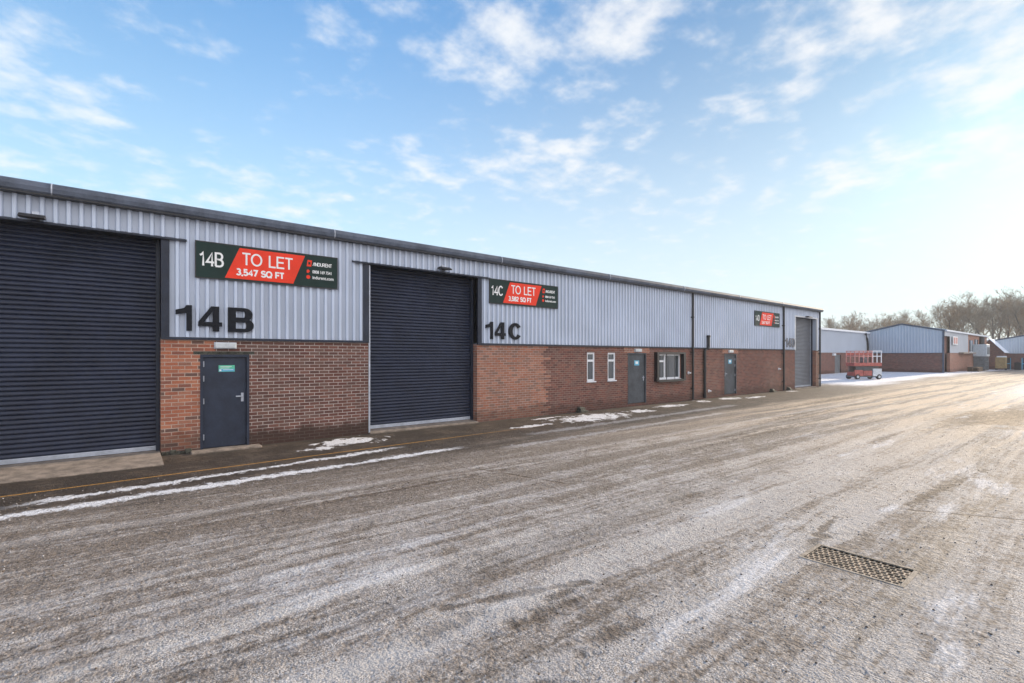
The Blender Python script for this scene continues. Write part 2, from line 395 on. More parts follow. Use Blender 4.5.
# ------------------------------------------------------------------ ground
def ground_material():
    m, n, b = newmat('frozen yard surface')
    P = n.node('ShaderNodeNewGeometry').outputs['Position']; x, y, z = n.sep(P)
    flat = n.comb(x, y, 0.0)
    warp = n.m('MULTIPLY', n.m('SUBTRACT', n.noise(flat, .22, 3), .5), 1.6)
    yw = n.m('ADD', y, warp)
    # wheel tracks run along the terrace
    trk = n.noise(n.comb(n.m('MULTIPLY', x, .07), n.m('ADD', n.m('MULTIPLY', y, 1.5), n.m('MULTIPLY', warp, .35)), 0.0), 1.0, 5, .62)
    trk3 = n.noise(n.comb(n.m('MULTIPLY', x, 1.6), n.m('MULTIPLY', y, 17.0), 9.0), 1.0, 4, .65)
    yt = n.m('ADD', y, n.m('ADD', n.m('MULTIPLY', x, .03), n.m('MULTIPLY', warp, .5)))
    band = n.sm(n.noise(n.comb(n.m('MULTIPLY', x, .035), n.m('MULTIPLY', yt, 2.1), 21.0), 1.0, 3, .55), .38, .62)
    rut = n.sm(n.noise(n.comb(n.m('MULTIPLY', x, .22), n.m('MULTIPLY', yt, 12.0), 31.0), 1.0, 3, .6), .40, .60)
    trk2 = n.noise(n.comb(n.m('MULTIPLY', x, .35), n.m('ADD', n.m('MULTIPLY', y, 6.0), n.m('MULTIPLY', warp, 1.2)), 3.0), 1.0, 4, .62)
    med = n.noise(flat, 1.3, 6, .65); big = n.noise(n.comb(n.m('MULTIPLY', x, .09), n.m('MULTIPLY', y, .3), 7.0), 1.0, 3, .55)
    fine = n.noise(flat, 26, 4, .7); grit = n.noise(n.mapv(flat, loc=(5, 3, 0)), 85, 3, .75)
    vor = n.node('ShaderNodeTexVoronoi', {'feature': 'F1'}, Vector=flat, Scale=46.0, Randomness=1.0)
    chip = vor.outputs['Color']; chipd = vor.outputs['Distance']; chipv = n.sep(chip)[0]
    # colours of the stuff itself
    tar = n.mix(n.sm(fine, .3, .7), (.013, .010, .008), (.050, .038, .030))
    tar = n.mix(n.m('MULTIPLY', n.sm(n.m('ADD', n.m('MULTIPLY', med, .6), n.m('MULTIPLY', trk3, .4)), .47, .60), .6), tar, n.mix(n.sm(grit, .42, .58), (.045, .032, .023), (.15, .115, .088)))
    gravel = n.mix(chipv, (.105, .084, .070), (.31, .26, .22))
    gravel = n.mix(n.m('MULTIPLY', n.sm(grit, .45, .62), .65), gravel, (.045, .035, .028))
    sand = n.mix(n.sm(grit, .35, .65), (.34, .25, .175), (.68, .55, .41))
    frost = n.mix(n.sm(grit, .40, .60), (.14, .122, .108), (.61, .58, .565))
    calm = n.sm(n.noise(n.comb(n.m('MULTIPLY', x, .5), n.m('MULTIPLY', y, 1.4), 41.0), 1.0, 4, .6), .42, .62)
    frost = n.mix(n.m('MULTIPLY', calm, .65), frost, n.mix(fine, (.29, .27, .262), (.42, .405, .405)))
    # how frosted: little by the wall, more across the yard
    zone = n.m('ADD', n.m('MULTIPLY', n.sm(y, -3.2, -9.5), .50), n.m('MULTIPLY', n.sm(x, 4.0, 30.0), .14))
    F = n.m('ADD', n.m('ADD', zone, n.m('ADD', n.m('MULTIPLY', n.m('SUBTRACT', band, .5), .42), n.m('MULTIPLY', n.m('SUBTRACT', rut, .5), .20))), n.m('ADD', n.m('MULTIPLY', n.m('SUBTRACT', trk, .5), 1.1), n.m('ADD', n.m('MULTIPLY', n.m('SUBTRACT', trk2, .5), .8),
            n.m('ADD', n.m('ADD', n.m('MULTIPLY', n.m('SUBTRACT', med, .5), 1.4), n.m('ADD', n.m('MULTIPLY', n.m('SUBTRACT', trk3, .5), 1.5), n.m('MULTIPLY', n.m('SUBTRACT', n.noise(flat, 7.0, 5, .65), .5), 1.6))), n.m('MULTIPLY', n.m('SUBTRACT', fine, .5), 1.6)))))
    f1 = n.m('MULTIPLY', n.sm(F, -.04, .84), .95)
    c = n.mix(f1, gravel, frost)
    # sandy grit spread down the middle of the lane, stronger further on
    sm_ = n.m('MULTIPLY', n.m('MULTIPLY', n.sm(x, 5, 26), n.sm(y, -2.0, -3.6)), n.sm(n.m('ADD', n.m('MULTIPLY', n.m('ADD', big, band), .5), n.m('MULTIPLY', n.m('SUBTRACT', trk2, .5), .9)), .22, .62))
    c = n.mix(n.m('MULTIPLY', sm_, .85), c, sand)
    # bare tar by the wall
    tarm = n.sm(n.m('ADD', yw, n.m('ADD', n.m('MULTIPLY', n.m('SUBTRACT', trk2, .5), 2.6), n.m('MULTIPLY', n.m('SUBTRACT', fine, .5), 2.0))), -4.3, -2.6)
    tarm = n.m('MULTIPLY', tarm, n.sm(x, 46, 33))
    worn = n.sm(n.m('ADD', trk, n.m('MULTIPLY', n.m('SUBTRACT', fine, .5), .5)), .46, .34)
    tarm = n.m('MAXIMUM', n.m('MULTIPLY', tarm, .93), n.m('MULTIPLY', n.m('MULTIPLY', worn, .30), n.sm(x, 30, 14)))
    c = n.mix(tarm, c, tar)

    def ell(cx, cy, rx, ry, w=.9, sc=3.0):
        a = n.m('DIVIDE', n.m('SUBTRACT', x, cx), rx); b_ = n.m('DIVIDE', n.m('SUBTRACT', y, cy), ry)
        r = n.m('SQRT', n.m('ADD', n.m('MULTIPLY', a, a), n.m('MULTIPLY', b_, b_)))
        return n.m('ADD', r, n.m('MULTIPLY', n.m('SUBTRACT', n.noise(flat, sc, 5, .65), .5), 2.0 * w))
    def many(lst, soft, w, sc):
        o = None
        for q in lst:
            k = n.sm(ell(*q, w, sc), 1 + soft, 1 - soft); o = k if o is None else n.m('MAXIMUM', o, k)
        return o
    # bare dark scrapes
    dark = many([(1.85, -8.95, .30, .07), (2.45, -9.25, .32, .08), (2.9, -9.1, .16, .05), (2.75, -9.75, .30, .08), (1.7, -9.9, .35, .1), (.7, -9.8, .3, .08),
                 (5.9, -10.0, .30, .05), (9.4, -10.35, .9, .07), (21, -9.0, 2.6, .55), (25.5, -9.9, 3.5, .4), (6.2, -8.2, .5, .06), (14.5, -8.5, 1.2, .09),
                 (3.2, -5.3, 1.8, .06), (18, -5.4, 2.4, .2), (26, -4.0, 4.0, .25), (33, -2.2, 4, .5), (13, -6.3, 2.0, .1)], .7, 2.6, 4.5)
    def seg(x0, y0, x1, y1, w):
        dx, dy = x1 - x0, y1 - y0; L2 = dx * dx + dy * dy
        t = n.m('DIVIDE', n.m('ADD', n.m('MULTIPLY', n.m('SUBTRACT', x, x0), dx), n.m('MULTIPLY', n.m('SUBTRACT', y, y0), dy)), L2, clamp=True)
        ax = n.m('SUBTRACT', x, n.m('ADD', x0, n.m('MULTIPLY', t, dx))); ay = n.m('SUBTRACT', y, n.m('ADD', y0, n.m('MULTIPLY', t, dy)))
        dd = n.m('SQRT', n.m('ADD', n.m('MULTIPLY', ax, ax), n.m('MULTIPLY', ay, ay)))
        dd = n.m('ADD', dd, n.m('MULTIPLY', n.m('SUBTRACT', n.noise(flat, 4.0, 5, .7), .5), w * 4))
        return n.sm(dd, w, w * .3)
    for q in [(8.2, -10.28, 11.8, -10.6, .06), (7.9, -10.25, 8.6, -11.4, .035), (4.9, -4.9, 5.4, -6.6, .03), (6.0, -9.95, 6.9, -9.85, .05), (11.5, -6.0, 17.5, -6.3, .05), (2.0, -8.7, 3.2, -9.1, .06)]:
        dark = n.m('MAXIMUM', dark, seg(*q))
    mudp = n.sm(ell(22.5, -9.7, 3.2, 1.0, 1.0, 1.3), 1.2, .7)
    c = n.mix(n.m('MULTIPLY', mudp, .8), c, n.mix(n.sm(n.m('ADD', n.m('MULTIPLY', fine, .5), n.m('MULTIPLY', trk3, .5)), .40, .60), (.085, .055, .033), (.36, .27, .18)))
    c = n.mix(n.m('MULTIPLY', dark, .75), c, n.mix(chipv, (.028, .021, .016), (.11, .075, .050)))
    # snow left lying
    wv = n.m('MULTIPLY', n.m('SUBTRACT', n.noise(n.mapv(flat, (1, 1, 1)), 1.6, 5, .6), .5), .30)
    def line(y0, slope, w, xa, xb, br):
        yc = n.m('ADD', y0, n.m('MULTIPLY', x, slope)); dd = n.m('ABSOLUTE', n.m('SUBTRACT', n.m('ADD', y, wv), yc))
        dd = n.m('ADD', dd, n.m('MULTIPLY', n.m('SUBTRACT', n.noise(flat, 9, 4, .7), .5), br))
        dd = n.m('ADD', dd, n.m('MULTIPLY', n.m('SUBTRACT', n.noise(flat, 1.1, 3, .6), .5), br * .45))
        return n.m('MULTIPLY', n.m('MULTIPLY', n.sm(dd, w, w * .35), n.sm(x, xa - .8, xa)), n.sm(x, xb + .8, xb))
    snow = n.m('MAXIMUM', line(-3.32, .045, .17, -6, 5.2, .52), line(-2.72, .11, .13, -.6, 4.2, .60))
    snow = n.m('MAXIMUM', snow, n.m('MULTIPLY', n.m('MAXIMUM', line(-2.9, .03, .20, 8.6, 19, .75), line(-3.9, .03, .16, 7, 16, .75)), .28))
    pat = many([(4.15, -.78, .62, .42), (3.35, -1.25, .30, .16), (12.0, -1.35, 1.35, .55), (14.7, -1.2, .5, .3), (17.2, -.85, .75, .25), (20.0, -.6, .35, .28), (22.3, -.65, .7, .28),
                (24.0, -1.1, .7, .2), (9.2, -1.6, .6, .15), (29.6, -.5, .4, .2), (10.6, -.55, .5, .10)], .14, 2.4, 3.6)
    far = n.m('MULTIPLY', n.sm(n.m('ADD', x, n.m('MULTIPLY', n.m('SUBTRACT', med, .5), 9)), 37, 41), n.sm(n.m('ADD', y, n.m('MULTIPLY', n.m('SUBTRACT', big, .5), 3)), -2.2, -.6))
    far2 = n.m('MULTIPLY', n.sm(x, 26, 45), n.sm(n.m('ADD', y, n.m('MULTIPLY', n.m('SUBTRACT', med, .5), 3)), -7.2, -9.4))
    far2 = n.m('MULTIPLY', far2, .8)
    thin = n.m('MULTIPLY', n.sm(n.noise(n.comb(n.m('MULTIPLY', x, .25), n.m('MULTIPLY', y, 1.2), 11.0), 1.2, 5, .7), .56, .68), n.m('MULTIPLY', n.sm(y, -5.5, -8.5), .55))
    snow = n.m('MAXIMUM', n.m('MAXIMUM', snow, pat), n.m('MAXIMUM', n.m('MAXIMUM', far, far2), thin))
    snow = n.m('MULTIPLY', snow, n.m('ADD', .55, n.m('MULTIPLY', n.sm(fine, .35, .6), .42)))
    c = n.mix(snow, c, (.74, .76, .82))
    # long tyre marks: brown where the ice was worn off, smooth and pale where it was pressed
    tb_ = None
    for q in [(-5.35, -.020, .13, -8, 34, .20), (-7.05, -.020, .13, -8, 34, .20), (-6.1, .035, .11, -4, 40, .18), (-8.6, .045, .13, -6, 36, .2), (-4.3, .012, .10, -8, 20, .16)]:
        k = line(*q); tb_ = k if tb_ is None else n.m('MAXIMUM', tb_, k)
    tw_ = None
    for q in [(-4.75, -.012, .14, -8, 26, .24), (-7.9, -.030, .16, -6, 30, .24), (-9.0, .02, .12, -3, 26, .22), (-6.5, .06, .12, -8, 26, .22)]:
        k = line(*q); tw_ = k if tw_ is None else n.m('MAXIMUM', tw_, k)
    c = n.mix(n.m('MULTIPLY', tb_, .34), c, n.mix(grit, (.055, .042, .033), (.20, .155, .12)))
    c = n.mix(n.m('MULTIPLY', tw_, .20), c, n.mix(grit, (.42, .40, .385), (.66, .64, .63)))
    # thin yellow line, worn
    yl = n.m('MULTIPLY', n.sm(n.m('ABSOLUTE', n.m('SUBTRACT', y, n.m('ADD', -2.06, n.m('MULTIPLY', x, .035)))), .034, .022), n.sm(n.m('ADD', fine, n.m('MULTIPLY', med, .5)), .50, .70))
    yl = n.m('MULTIPLY', yl, n.sm(x, 11, 5))
    c = n.mix(n.m('MULTIPLY', yl, .85), c, (.42, .22, .05))
    n.put(b.inputs['Base Color'], c)
    n.put(b.inputs['Roughness'], n.m('ADD', .93, n.m('MULTIPLY', tarm, -.30)))
    b.inputs['Specular IOR Level'].default_value = .3
    h = n.m('ADD', n.m('MULTIPLY', n.m('SUBTRACT', 1.0, chipd), .5), n.m('ADD', n.m('MULTIPLY', grit, .5), n.m('ADD', n.m('MULTIPLY', fine, 1.1), n.m('ADD', n.m('MULTIPLY', trk2, .8), n.m('MULTIPLY', n.noise(flat, 9.0, 4, .65), 3.0)))))
    h = n.m('ADD', h, n.m('MULTIPLY', snow, 2.2)); h = n.m('SUBTRACT', h, n.m('MULTIPLY', dark, .8))
    bn = n.node('ShaderNodeBump', Height=h, Strength=.55); bn.inputs['Distance'].default_value = .022
    n.l.new(bn.outputs[0], b.inputs['Normal'])
    return m


M['ground'] = ground_material()
GX0, GX1, GY0, GY1 = 5.27, 5.77, -10.87, -10.07          # the drain opening
gm = MB()
xs = [-1500, -60, -10, GX0, GX1, 20, 60, 85, 120, 300, 2500]; ys = [-1500, -60, -14, GY0, GY1, -3, 4, 20, 60, 400, 2500]
hz_ = lambda X: 0.0 if X < 86 else -.25
for i in range(len(xs) - 1):
    for j in range(len(ys) - 1):
        if xs[i] == GX0 and ys[j] == GY0: continue
        gm.face([(xs[i], ys[j], hz_(xs[i])), (xs[i + 1], ys[j], hz_(xs[i + 1])), (xs[i + 1], ys[j + 1], hz_(xs[i + 1])), (xs[i], ys[j + 1], hz_(xs[i]))])
tag(gm.build('ground', 'ground'), kind='structure')


# ------------------------------------------------------------------ cladding, shutters and other repeated building parts
def cladding(mb, x0, x1, z0, z1, y=0.0, pitch=.175, dep=.040, top=None):
    """trapezoidal sheet; top(x) may give a sloping upper edge"""
    pts = []; x = x0
    prof = [(.0, 0), (.088, 0), (.108, -1), (.153, -1), (.175, 0)]
    while x < x1 - 1e-6:
        for a, d in prof[:-1]:
            xx = x + a * pitch / .175
            if xx < x1: pts.append((xx, y + d * dep))
        x += pitch
    pts.append((x1, y))
    for a, b_ in zip(pts, pts[1:]):
        ta = top(a[0]) if top else z1; tb = top(b_[0]) if top else z1
        mb.face([(a[0], a[1], z0), (b_[0], b_[1], z0), (b_[0], b_[1], tb), (a[0], a[1], ta)])


def shutter_part(name, x0, x1, z0, z1, y, mat, parent, pitch=.086):
    mb = MB(); z = z0 + .09
    prof = []
    while z < z1:
        for k in range(7):
            t = k / 6; zz = z + t * pitch * .86
            if zz <= z1: prof.append((y - .022 * sin(pi * (t ** .75)), zz))
        z += pitch
        if z < z1: prof.append((y + .010, z - .006))
    for a, b_ in zip(prof, prof[1:]):
        mb.face([(x0, a[0], a[1]), (x1, a[0], a[1]), (x1, b_[0], b_[1]), (x0, b_[0], b_[1])])
    o = mb.build(name, mat, parent, smooth=False)
    MB().box(x0 + .01, x1 - .01, y - .03, y + .02, z0, z0 + .088).build('bottom_rail', 'galv', o, bevel=.006)
    return o


def downpipe(parent, x, z0, z1, y=-.10, r=.05, swan=True, name='downpipe'):
    mb = MB()
    pts = [(x, y, z0), (x, y, z1 - .3), (x, y, z1 - .15), (x, y + (.0 if swan else 0), z1)]
    mb.tube(pts, r, 12)
    z = z0 + .5
    while z < z1 - .3:
        mb.box(x - r - .03, x + r + .03, y + .02, y + .085, z, z + .04); mb.cyl((x, y, z + .02), (0, 0, 1), r + .012, .07, 12); z += 1.6
    return mb.build(name, 'black', parent, smooth=False)


# ------------------------------------------------------------------ the terrace of units
unit = empty('industrial_unit', (15, 0, 0), 'long terrace of grey clad and brick industrial units with roller shutters beside the frozen yard', 'industrial building')
X0, X1 = -9.0, 35.23; DEP = 15.0; ZB = 2.36; ZE = 4.87; OT = 4.36
def u(o): o.location = (-15, 0, 0); return o
OP = [(-2.85, .61), (4.94, 8.33), (31.45, 34.73)]
b1 = MB(); b1.box(.61, 1.28, 0, .35, -.3, ZB); b1.box(1.28, 1.55, 0, .35, 2.03, ZB)
u(b1.build('brick_wall', 'brick_orange', unit))['label'] = 'bright orange brick pier between shutter and door'
b1 = MB(); u(MB().box(X0, -2.85, 0, .35, -.3, ZB).build('brick_wall', 'brick_brown', unit)); b1.box(2.20, 4.94, 0, .35, -.3, ZB); b1.box(1.55, 2.20, 0, .35, 2.03, ZB)
u(b1.build('brick_wall', 'brick_brown', unit))['label'] = 'dark brown brick wall with pale mortar'
HOL = [(13.18, 13.61, 1.08, 2.13), (14.33, 14.79, 1.08, 2.13), (15.53, 16.72, 0.10, 2.12), (17.5, 19.2, 1.02, 2.08), (23.07, 24.27, .10, 2.12)]
b1 = MB(); cx = 8.33
for (a, b_, c, d) in HOL:
    b1.box(cx, a, 0, .35, -.3, ZB); b1.box(a, b_, 0, .35, -.3, c); b1.box(a, b_, 0, .35, d, ZB); cx = b_
b1.box(cx, 31.45, 0, .35, -.3, ZB); b1.box(34.73, X1, 0, .35, -.3, ZB)
u(b1.build('brick_wall', 'brick_red', unit))['label'] = 'red brick wall with a lighter repaired panel and toothed edge'
b1 = MB(); b1.box(X1 - .35, X1, .352, DEP, -.3, 2.9); b1.box(X0, X0 + .3, .352, DEP, -.3, 2.9); b1.box(X0 + .31, X1 - .36, DEP - .3, DEP, -.3, 2.9)
u(b1.build('rear_wall', 'brick_far', unit))
# upper walls
cb = MB(); segs = [(X0, -2.99), (.75, 4.80), (8.45, 20.03)]
for a, b_ in segs: cladding(cb, a, b_, ZB + .03, ZE)
for a, b_ in [(-2.99, .75), (4.80, 8.45)]: cladding(cb, a, b_, OT + .04, ZE)
for a, b_ in [(X0, X1)]:
    pass
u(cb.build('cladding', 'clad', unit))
cb = MB(); cladding(cb, 20.13, 31.33, ZB + .03, ZE, pitch=.20); cladding(cb, 34.87, X1, ZB + .03, ZE, pitch=.20); cladding(cb, 31.33, 34.87, OT + .04, ZE, pitch=.20)
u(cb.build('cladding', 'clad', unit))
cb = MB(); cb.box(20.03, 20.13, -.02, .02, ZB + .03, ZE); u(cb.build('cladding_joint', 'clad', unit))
bk = MB()                                            # solid behind the sheets
cur = X0
for a, b_ in OP:
    bk.box(cur, a, .02, .34, ZB + .002, ZE); bk.box(a, b_, .02, .34, OT + .03, ZE); cur = b_
bk.box(cur, X1, .02, .34, ZB + .002, ZE)
bk.box(X1 - .3, X1 - .01, .342, DEP, 2.902, ZE); bk.box(X0 + .01, X0 + .3, .342, DEP, 2.902, ZE); bk.box(X0 + .31, X1 - .31, DEP - .3, DEP - .01, 2.902, ZE)
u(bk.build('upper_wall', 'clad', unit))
# drip flashing under the sheets, hood flashing over shutters, dark jamb trims
fl = MB(); cur = X0
for a, b_ in OP: fl.box(cur, a - (.14 if a > 0 else .14), -.055, .0, ZB - .022, ZB + .028); cur = b_ + .14
fl.box(cur, X1, -.055, .0, ZB - .022, ZB + .028)
fl.each('drip_flashing', 'navy', unit, u)
fl = MB()
for a, b_ in OP[:2]: fl.prism([(-.10, OT - .01), (-.10, OT + .02), (.0, OT + .055), (.0, OT + .0)], a - .43, b_ + .43)
fl.each('hood_flashing', 'navy', unit, u)
fl = MB(); fl.prism([(-.05, OT + .0), (-.05, OT + .08), (.0, OT + .09), (.0, OT + .0)], 31.3, 34.9)
fl.box(31.31, 31.45, -.05, .018, ZB - .02, OT); fl.box(34.73, 34.87, -.05, .018, ZB - .02, OT)
fl.each('jamb_trim', 'clad_light', unit, u)
fl = MB()
for a, b_ in OP[:2]:
    fl.box(a - .14, a - .001, -.05, .018, ZB - .02, OT - .012); fl.box(b_ + .001, b_ + .14, -.05, .018, ZB - .02, OT - .012)
    fl.box(a - .012, a, .019, .34, ZB + .01, OT + .02); fl.box(b_, b_ + .012, .019, .34, ZB + .01, OT + .02)
    fl.box(a, b_, .0, .30, OT + .0, OT + .028)
fl.each('jamb_trim', 'navy', unit, u)
fl = MB()
fl.box(4.941, 4.985, -.012, .05, .02, OT - .02); fl.box(34.60, 34.66, .27, .33, .02, OT)
fl.each('guide_angle', 'galv', unit, u)
# roller shutters
for k, ((a, b_), mt) in enumerate(zip(OP, ['shutter', 'shutter', 'shutter_grey'])):
    o = u(shutter_part('roller_shutter', a + .005, b_ - .005, .075, OT, .31, mt, unit))
    if k == 2: o['label'] = 'lighter grey roller shutter at the far end'
    g_ = MB(); g_.box(a + .004, a + .07, .20, .27, .02, OT - .002); g_.box(b_ - .07, b_ - .004, .20, .27, .02, OT - .002)
    g_.each('side_guide', 'navy', o)
    r_ = MB().box(a, b_, .345, .40, -.1, OT + .3).build('backing', 'navy', o)
# thresholds
th = MB(); th.prism([(-1.12, -.02), (-1.12, .012), (-.95, .035), (.30, .07), (.30, -.02)], -2.85, .60)
u(th.build('threshold_slab', 'concrete', unit))
th = MB(); th.prism([(-.10, -.02), (-.10, .03), (.30, .07), (.30, -.02)], 4.95, 8.32); th.prism([(-.10, -.02), (-.10, .03), (.30, .07), (.30, -.02)], 31.46, 34.72)
th.each('threshold_slab', 'concrete', unit, u)
u(MB().box(1.10, 2.40, -.30, .10, -.05, .035).build('doorstep', 'concrete', unit, bevel=.012))
ft = MB(); random.seed(4)
zz = .612
while zz < 1.09:
    w = random.uniform(.06, .12); ft.box(zz, zz + w - .004, -.05 - random.uniform(0, .05), .01, -.05, random.uniform(.04, .10)); zz += w
u(ft.build('footing', 'mossy', unit, bevel=.01))
# gutter and roof
g_ = MB()
def gp(y0): return [(y0, 4.86), (-.20, 4.86), (-.225, 4.885), (-.235, 4.96), (-.215, 5.035), (-.17, 5.065), (y0, 5.065)]
g_.prism(gp(.02), X0 - .08, X1 + .10)
og = u(g_.build('gutter', 'gutter', unit))
j = MB(); x = -.98
for x in [-6.0, -.98, 4.0, 9.1, 14.2, 19.2, 24.2, 29.3]:
    j.prism([(.0, 4.852), (-.205, 4.852), (-.232, 4.88), (-.243, 4.96), (-.222, 5.042), (-.17, 5.073), (.0, 5.073)], x, x + .018)
j.each('joint_strap', 'galv', og)
MB().box(X0 - .06, X1 + .08, -.195, .0, 4.835, 4.858).build('soffit', 'black', og)
rf = MB(); rf.prism([(.021, 4.872), (.021, 5.05), (DEP / 2, 5.95), (DEP, 5.05), (DEP, 4.872)], X0 - .05, X1 + .05)
u(rf.build('roof', 'roof', unit))
# downpipes
u(downpipe(unit, 20.08, .03, 4.86)); u(downpipe(unit, 29.66, .03, 4.86)); u(downpipe(unit, 35.12, .03, 4.86, r=.045))
sp = MB(); sp.tube([(21.10, -.09, .05), (21.10, -.09, 2.18), (21.14, -.09, 2.30), (21.36, -.10, 2.34), (21.40, -.11, 2.45), (21.40, -.11, 2.95)], .065, 12)
sp.cyl((21.10, -.09, .15), (0, 0, 1), .085, .14); sp.cyl((21.10, -.09, 1.3), (0, 0, 1), .08, .08); sp.cyl((21.40, -.11, 2.92), (0, 0, 1), .085, .10)
u(sp.build('soil_pipe', 'black', unit))
for (x, z) in [(19.86, 1.24), (29.2, 1.26), (21.6, .35)]:
    v = MB(); v.cyl((x, -.06, z), (0, 1, 0), .035, .12, 12); v.box(x - .06, x + .06, -.02, .0, z - .06, z + .06)
    u(v.build('overflow_outlet', 'white', unit))
for (x, z) in [(12.8, .0), (28.2, .0), (30.4, .0)]:
    v = MB(); v.box(x - .22, x + .16, -.26, 0, -.02, .07); v.prism([(-.20, .07), (-.16, .16), (-.02, .19), (0, .07)], x - .15, x + .1)
    u(v.build('drain_gully', 'mossy', unit, bevel=.02))


def door(x0, x1, z0, z1, mat, notice, handed=1):
    w = x1 - x0; o = u(MB().box(x0 + .055, x1 - .055, .045, .09, z0 + .012, z1 - .055).build('door', mat, unit, bevel=.004))
    f = MB(); f.box(x0, x0 + .05, .0 - .012, .12, z0, z1); f.box(x1 - .05, x1, -.012, .12, z0, z1); f.box(x0 + .05, x1 - .05, -.012, .12, z1 - .05, z1)
    f.build('door_frame', mat, o)
    hx = x1 - .13 if handed > 0 else x0 + .13
    h = MB(); h.box(hx - .025, hx + .025, .028, .046, 1.0, 1.19); h.cyl((hx, .015, 1.12), (0, 1, 0), .013, .05, 10)
    h.box(hx - .13 * handed if handed > 0 else hx, hx + .0 if handed > 0 else hx + .13, -.012, .006, 1.108, 1.132); h.build('handle', 'galv', o, bevel=.003)
    hg = x0 + .065 if handed > 0 else x1 - .065
    for z in (.28, 1.04, 1.52, 1.83): MB().cyl((hg, .038, z), (0, 0, 1), .014, .12, 10).build('hinge', 'galv', o)
    if notice == 'wide':
        MB().box(x0 + w * .37, x0 + w * .70, .040, .0448, 1.66, 1.80).build('notice', 'green_notice', o)
        a0, a1 = x0 + w * .37, x0 + w * .70
        q = MB(); q.box(a0 + .006, a1 - .006, .038, .0402, 1.665, 1.722); q.build('notice_panel', 'cyan', o)
        q = MB(); q.box(a0 + .03, a1 - .10, .0365, .0378, 1.735, 1.745); q.box(a0 + .03, a1 - .06, .0365, .0378, 1.765, 1.775); q.box(a0 + .08, a1 - .03, .0365, .0378, 1.70, 1.708); q.box(a0 + .015, a0 + .05, .0365, .0378, 1.675, 1.71)
        q.build('notice_lines', 'sign_white', o)
    else:
        MB().box(x0 + w * .40, x0 + w * .66, .040, .0448, 1.62, 1.82).build('notice', 'cyan', o)
        MB().box(x0 + w * .46, x0 + w * .60, .038, .0402, 1.68, 1.78).build('notice_panel', 'sign_white', o)
    MB().box(x0, x1, .125, .16, z0, z1).build('door_lining', 'navy', o)
    return o


door(1.28, 2.20, .035, 2.03, 'door', 'wide'); door(15.53, 16.72, .10, 2.12, 'door_faded', 'small'); door(23.07, 24.27, .10, 2.12, 'door_faded', 'small', -1)
lt = MB()
for (a, b_) in [(15.30, 16.95), (22.9, 24.45)]: lt.box(a, b_, -.006, .0, 2.13, 2.335)
lt.each('lintel', 'brick_warm', unit, u)
u(MB().box(1.16, 2.30, -.004, .0, 2.032, 2.10).build('lintel', 'mossy', unit))
for (x, w) in [(1.74, .40), (16.15, .42), (23.65, .42)]:
    o = u(MB().box(x - w / 2, x + w / 2, -.075, -.001, 2.165, 2.285).build('bulkhead_light', 'offwhite', unit, bevel=.015))
    MB().box(x - w / 2 - .012, x + w / 2 + .012, -.018, -.0015, 2.155, 2.295).build('light_base', 'galv', o)


def upvc(x0, x1, z0, z1, y=.03, mull=None, trans=None):
    f = MB(); t = .065
    f.box(x0, x0 + t, y, y + .06, z0, z1); f.box(x1 - t, x1, y, y + .06, z0, z1); f.box(x0 + t, x1 - t, y, y + .06, z0, z0 + t); f.box(x0 + t, x1 - t, y, y + .06, z1 - t, z1)
    if mull: f.box(mull - .04, mull + .04, y - .002, y + .058, z0 + t, z1 - t)
    if trans: f.box(x0 + t, (mull - .04) if mull else x1 - t, y - .003, y + .057, trans - .04, trans + .04)
    o = u(MB().box(x0 + .01, x1 - .01, y + .035, y + .045, z0 + .01, z1 - .01).build('window', 'glass', unit))
    f.build('frame', 'white', o); MB().box(x0 + .02, x1 - .02, y + .06, y + .28, z0 + .02, z1 - .02).build('blind', 'blind', o)
    f = MB(); f.box(x0 - .03, x1 + .03, -.04, y + .0, z0 - .045, z0 - .002); f.build('sill', 'white', o, bevel=.004)
    return o


upvc(13.18, 13.61, 1.08, 2.13, trans=1.83); upvc(14.33, 14.79, 1.08, 2.13, trans=1.83)
w3 = upvc(17.5, 19.2, 1.02, 2.08, y=.02, mull=18.05, trans=1.78)
cg = MB(); cg.box(17.28, 17.42, -.16, -.002, .93, 2.16); cg.box(19.26, 19.40, -.16, -.002, .93, 2.16); cg.box(17.42, 19.26, -.16, -.002, .93, 1.0); cg.box(17.42, 19.26, -.16, -.002, 2.09, 2.16)
cg.box(17.42, 19.26, -.162, -.15, .90, 1.0)
for x in (18.0, 18.02, 18.62): cg.cyl((x, -.11, 1.54), (0, 0, 1), .010, 1.08, 6)
u(cg.build('window_cage', 'black', unit))


def floodlight(x, z, w=.30):
    o = u(MB().prism([(-.30, z - .03), (-.31, z + .0), (-.20, z + .06), (-.06, z + .05), (-.05, z - .0)], x - w / 2, x + w / 2).build('floodlight', 'black', unit, bevel=.01))
    b_ = MB(); b_.cyl((x + .05, -.05, z + .05), (0, 1, 0), .02, .16, 8); b_.box(x - .02, x + .08, -.045, -.03, z - .0, z + .14); b_.build('bracket', 'galv', o)


floodlight(-1.22, 4.42, .34); floodlight(7.10, 4.45, .34); floodlight(33.1, 4.40, .5)


# big unit numbers fixed to the sheeting
def circ(cx, cz, rx, rz, a0, a1, k=14): return [(cx + rx * cos(R(a0 + (a1 - a0) * i / k)), cz + rz * sin(R(a0 + (a1 - a0) * i / k))) for i in range(k + 1)]


def ring(mb, outer, inner, y0, y1):
    for (a, b_, c, d) in zip(outer, outer[1:], inner, inner[1:]):
        mb.ngon_xz([c, a, b_, d][::-1], y0, y1)


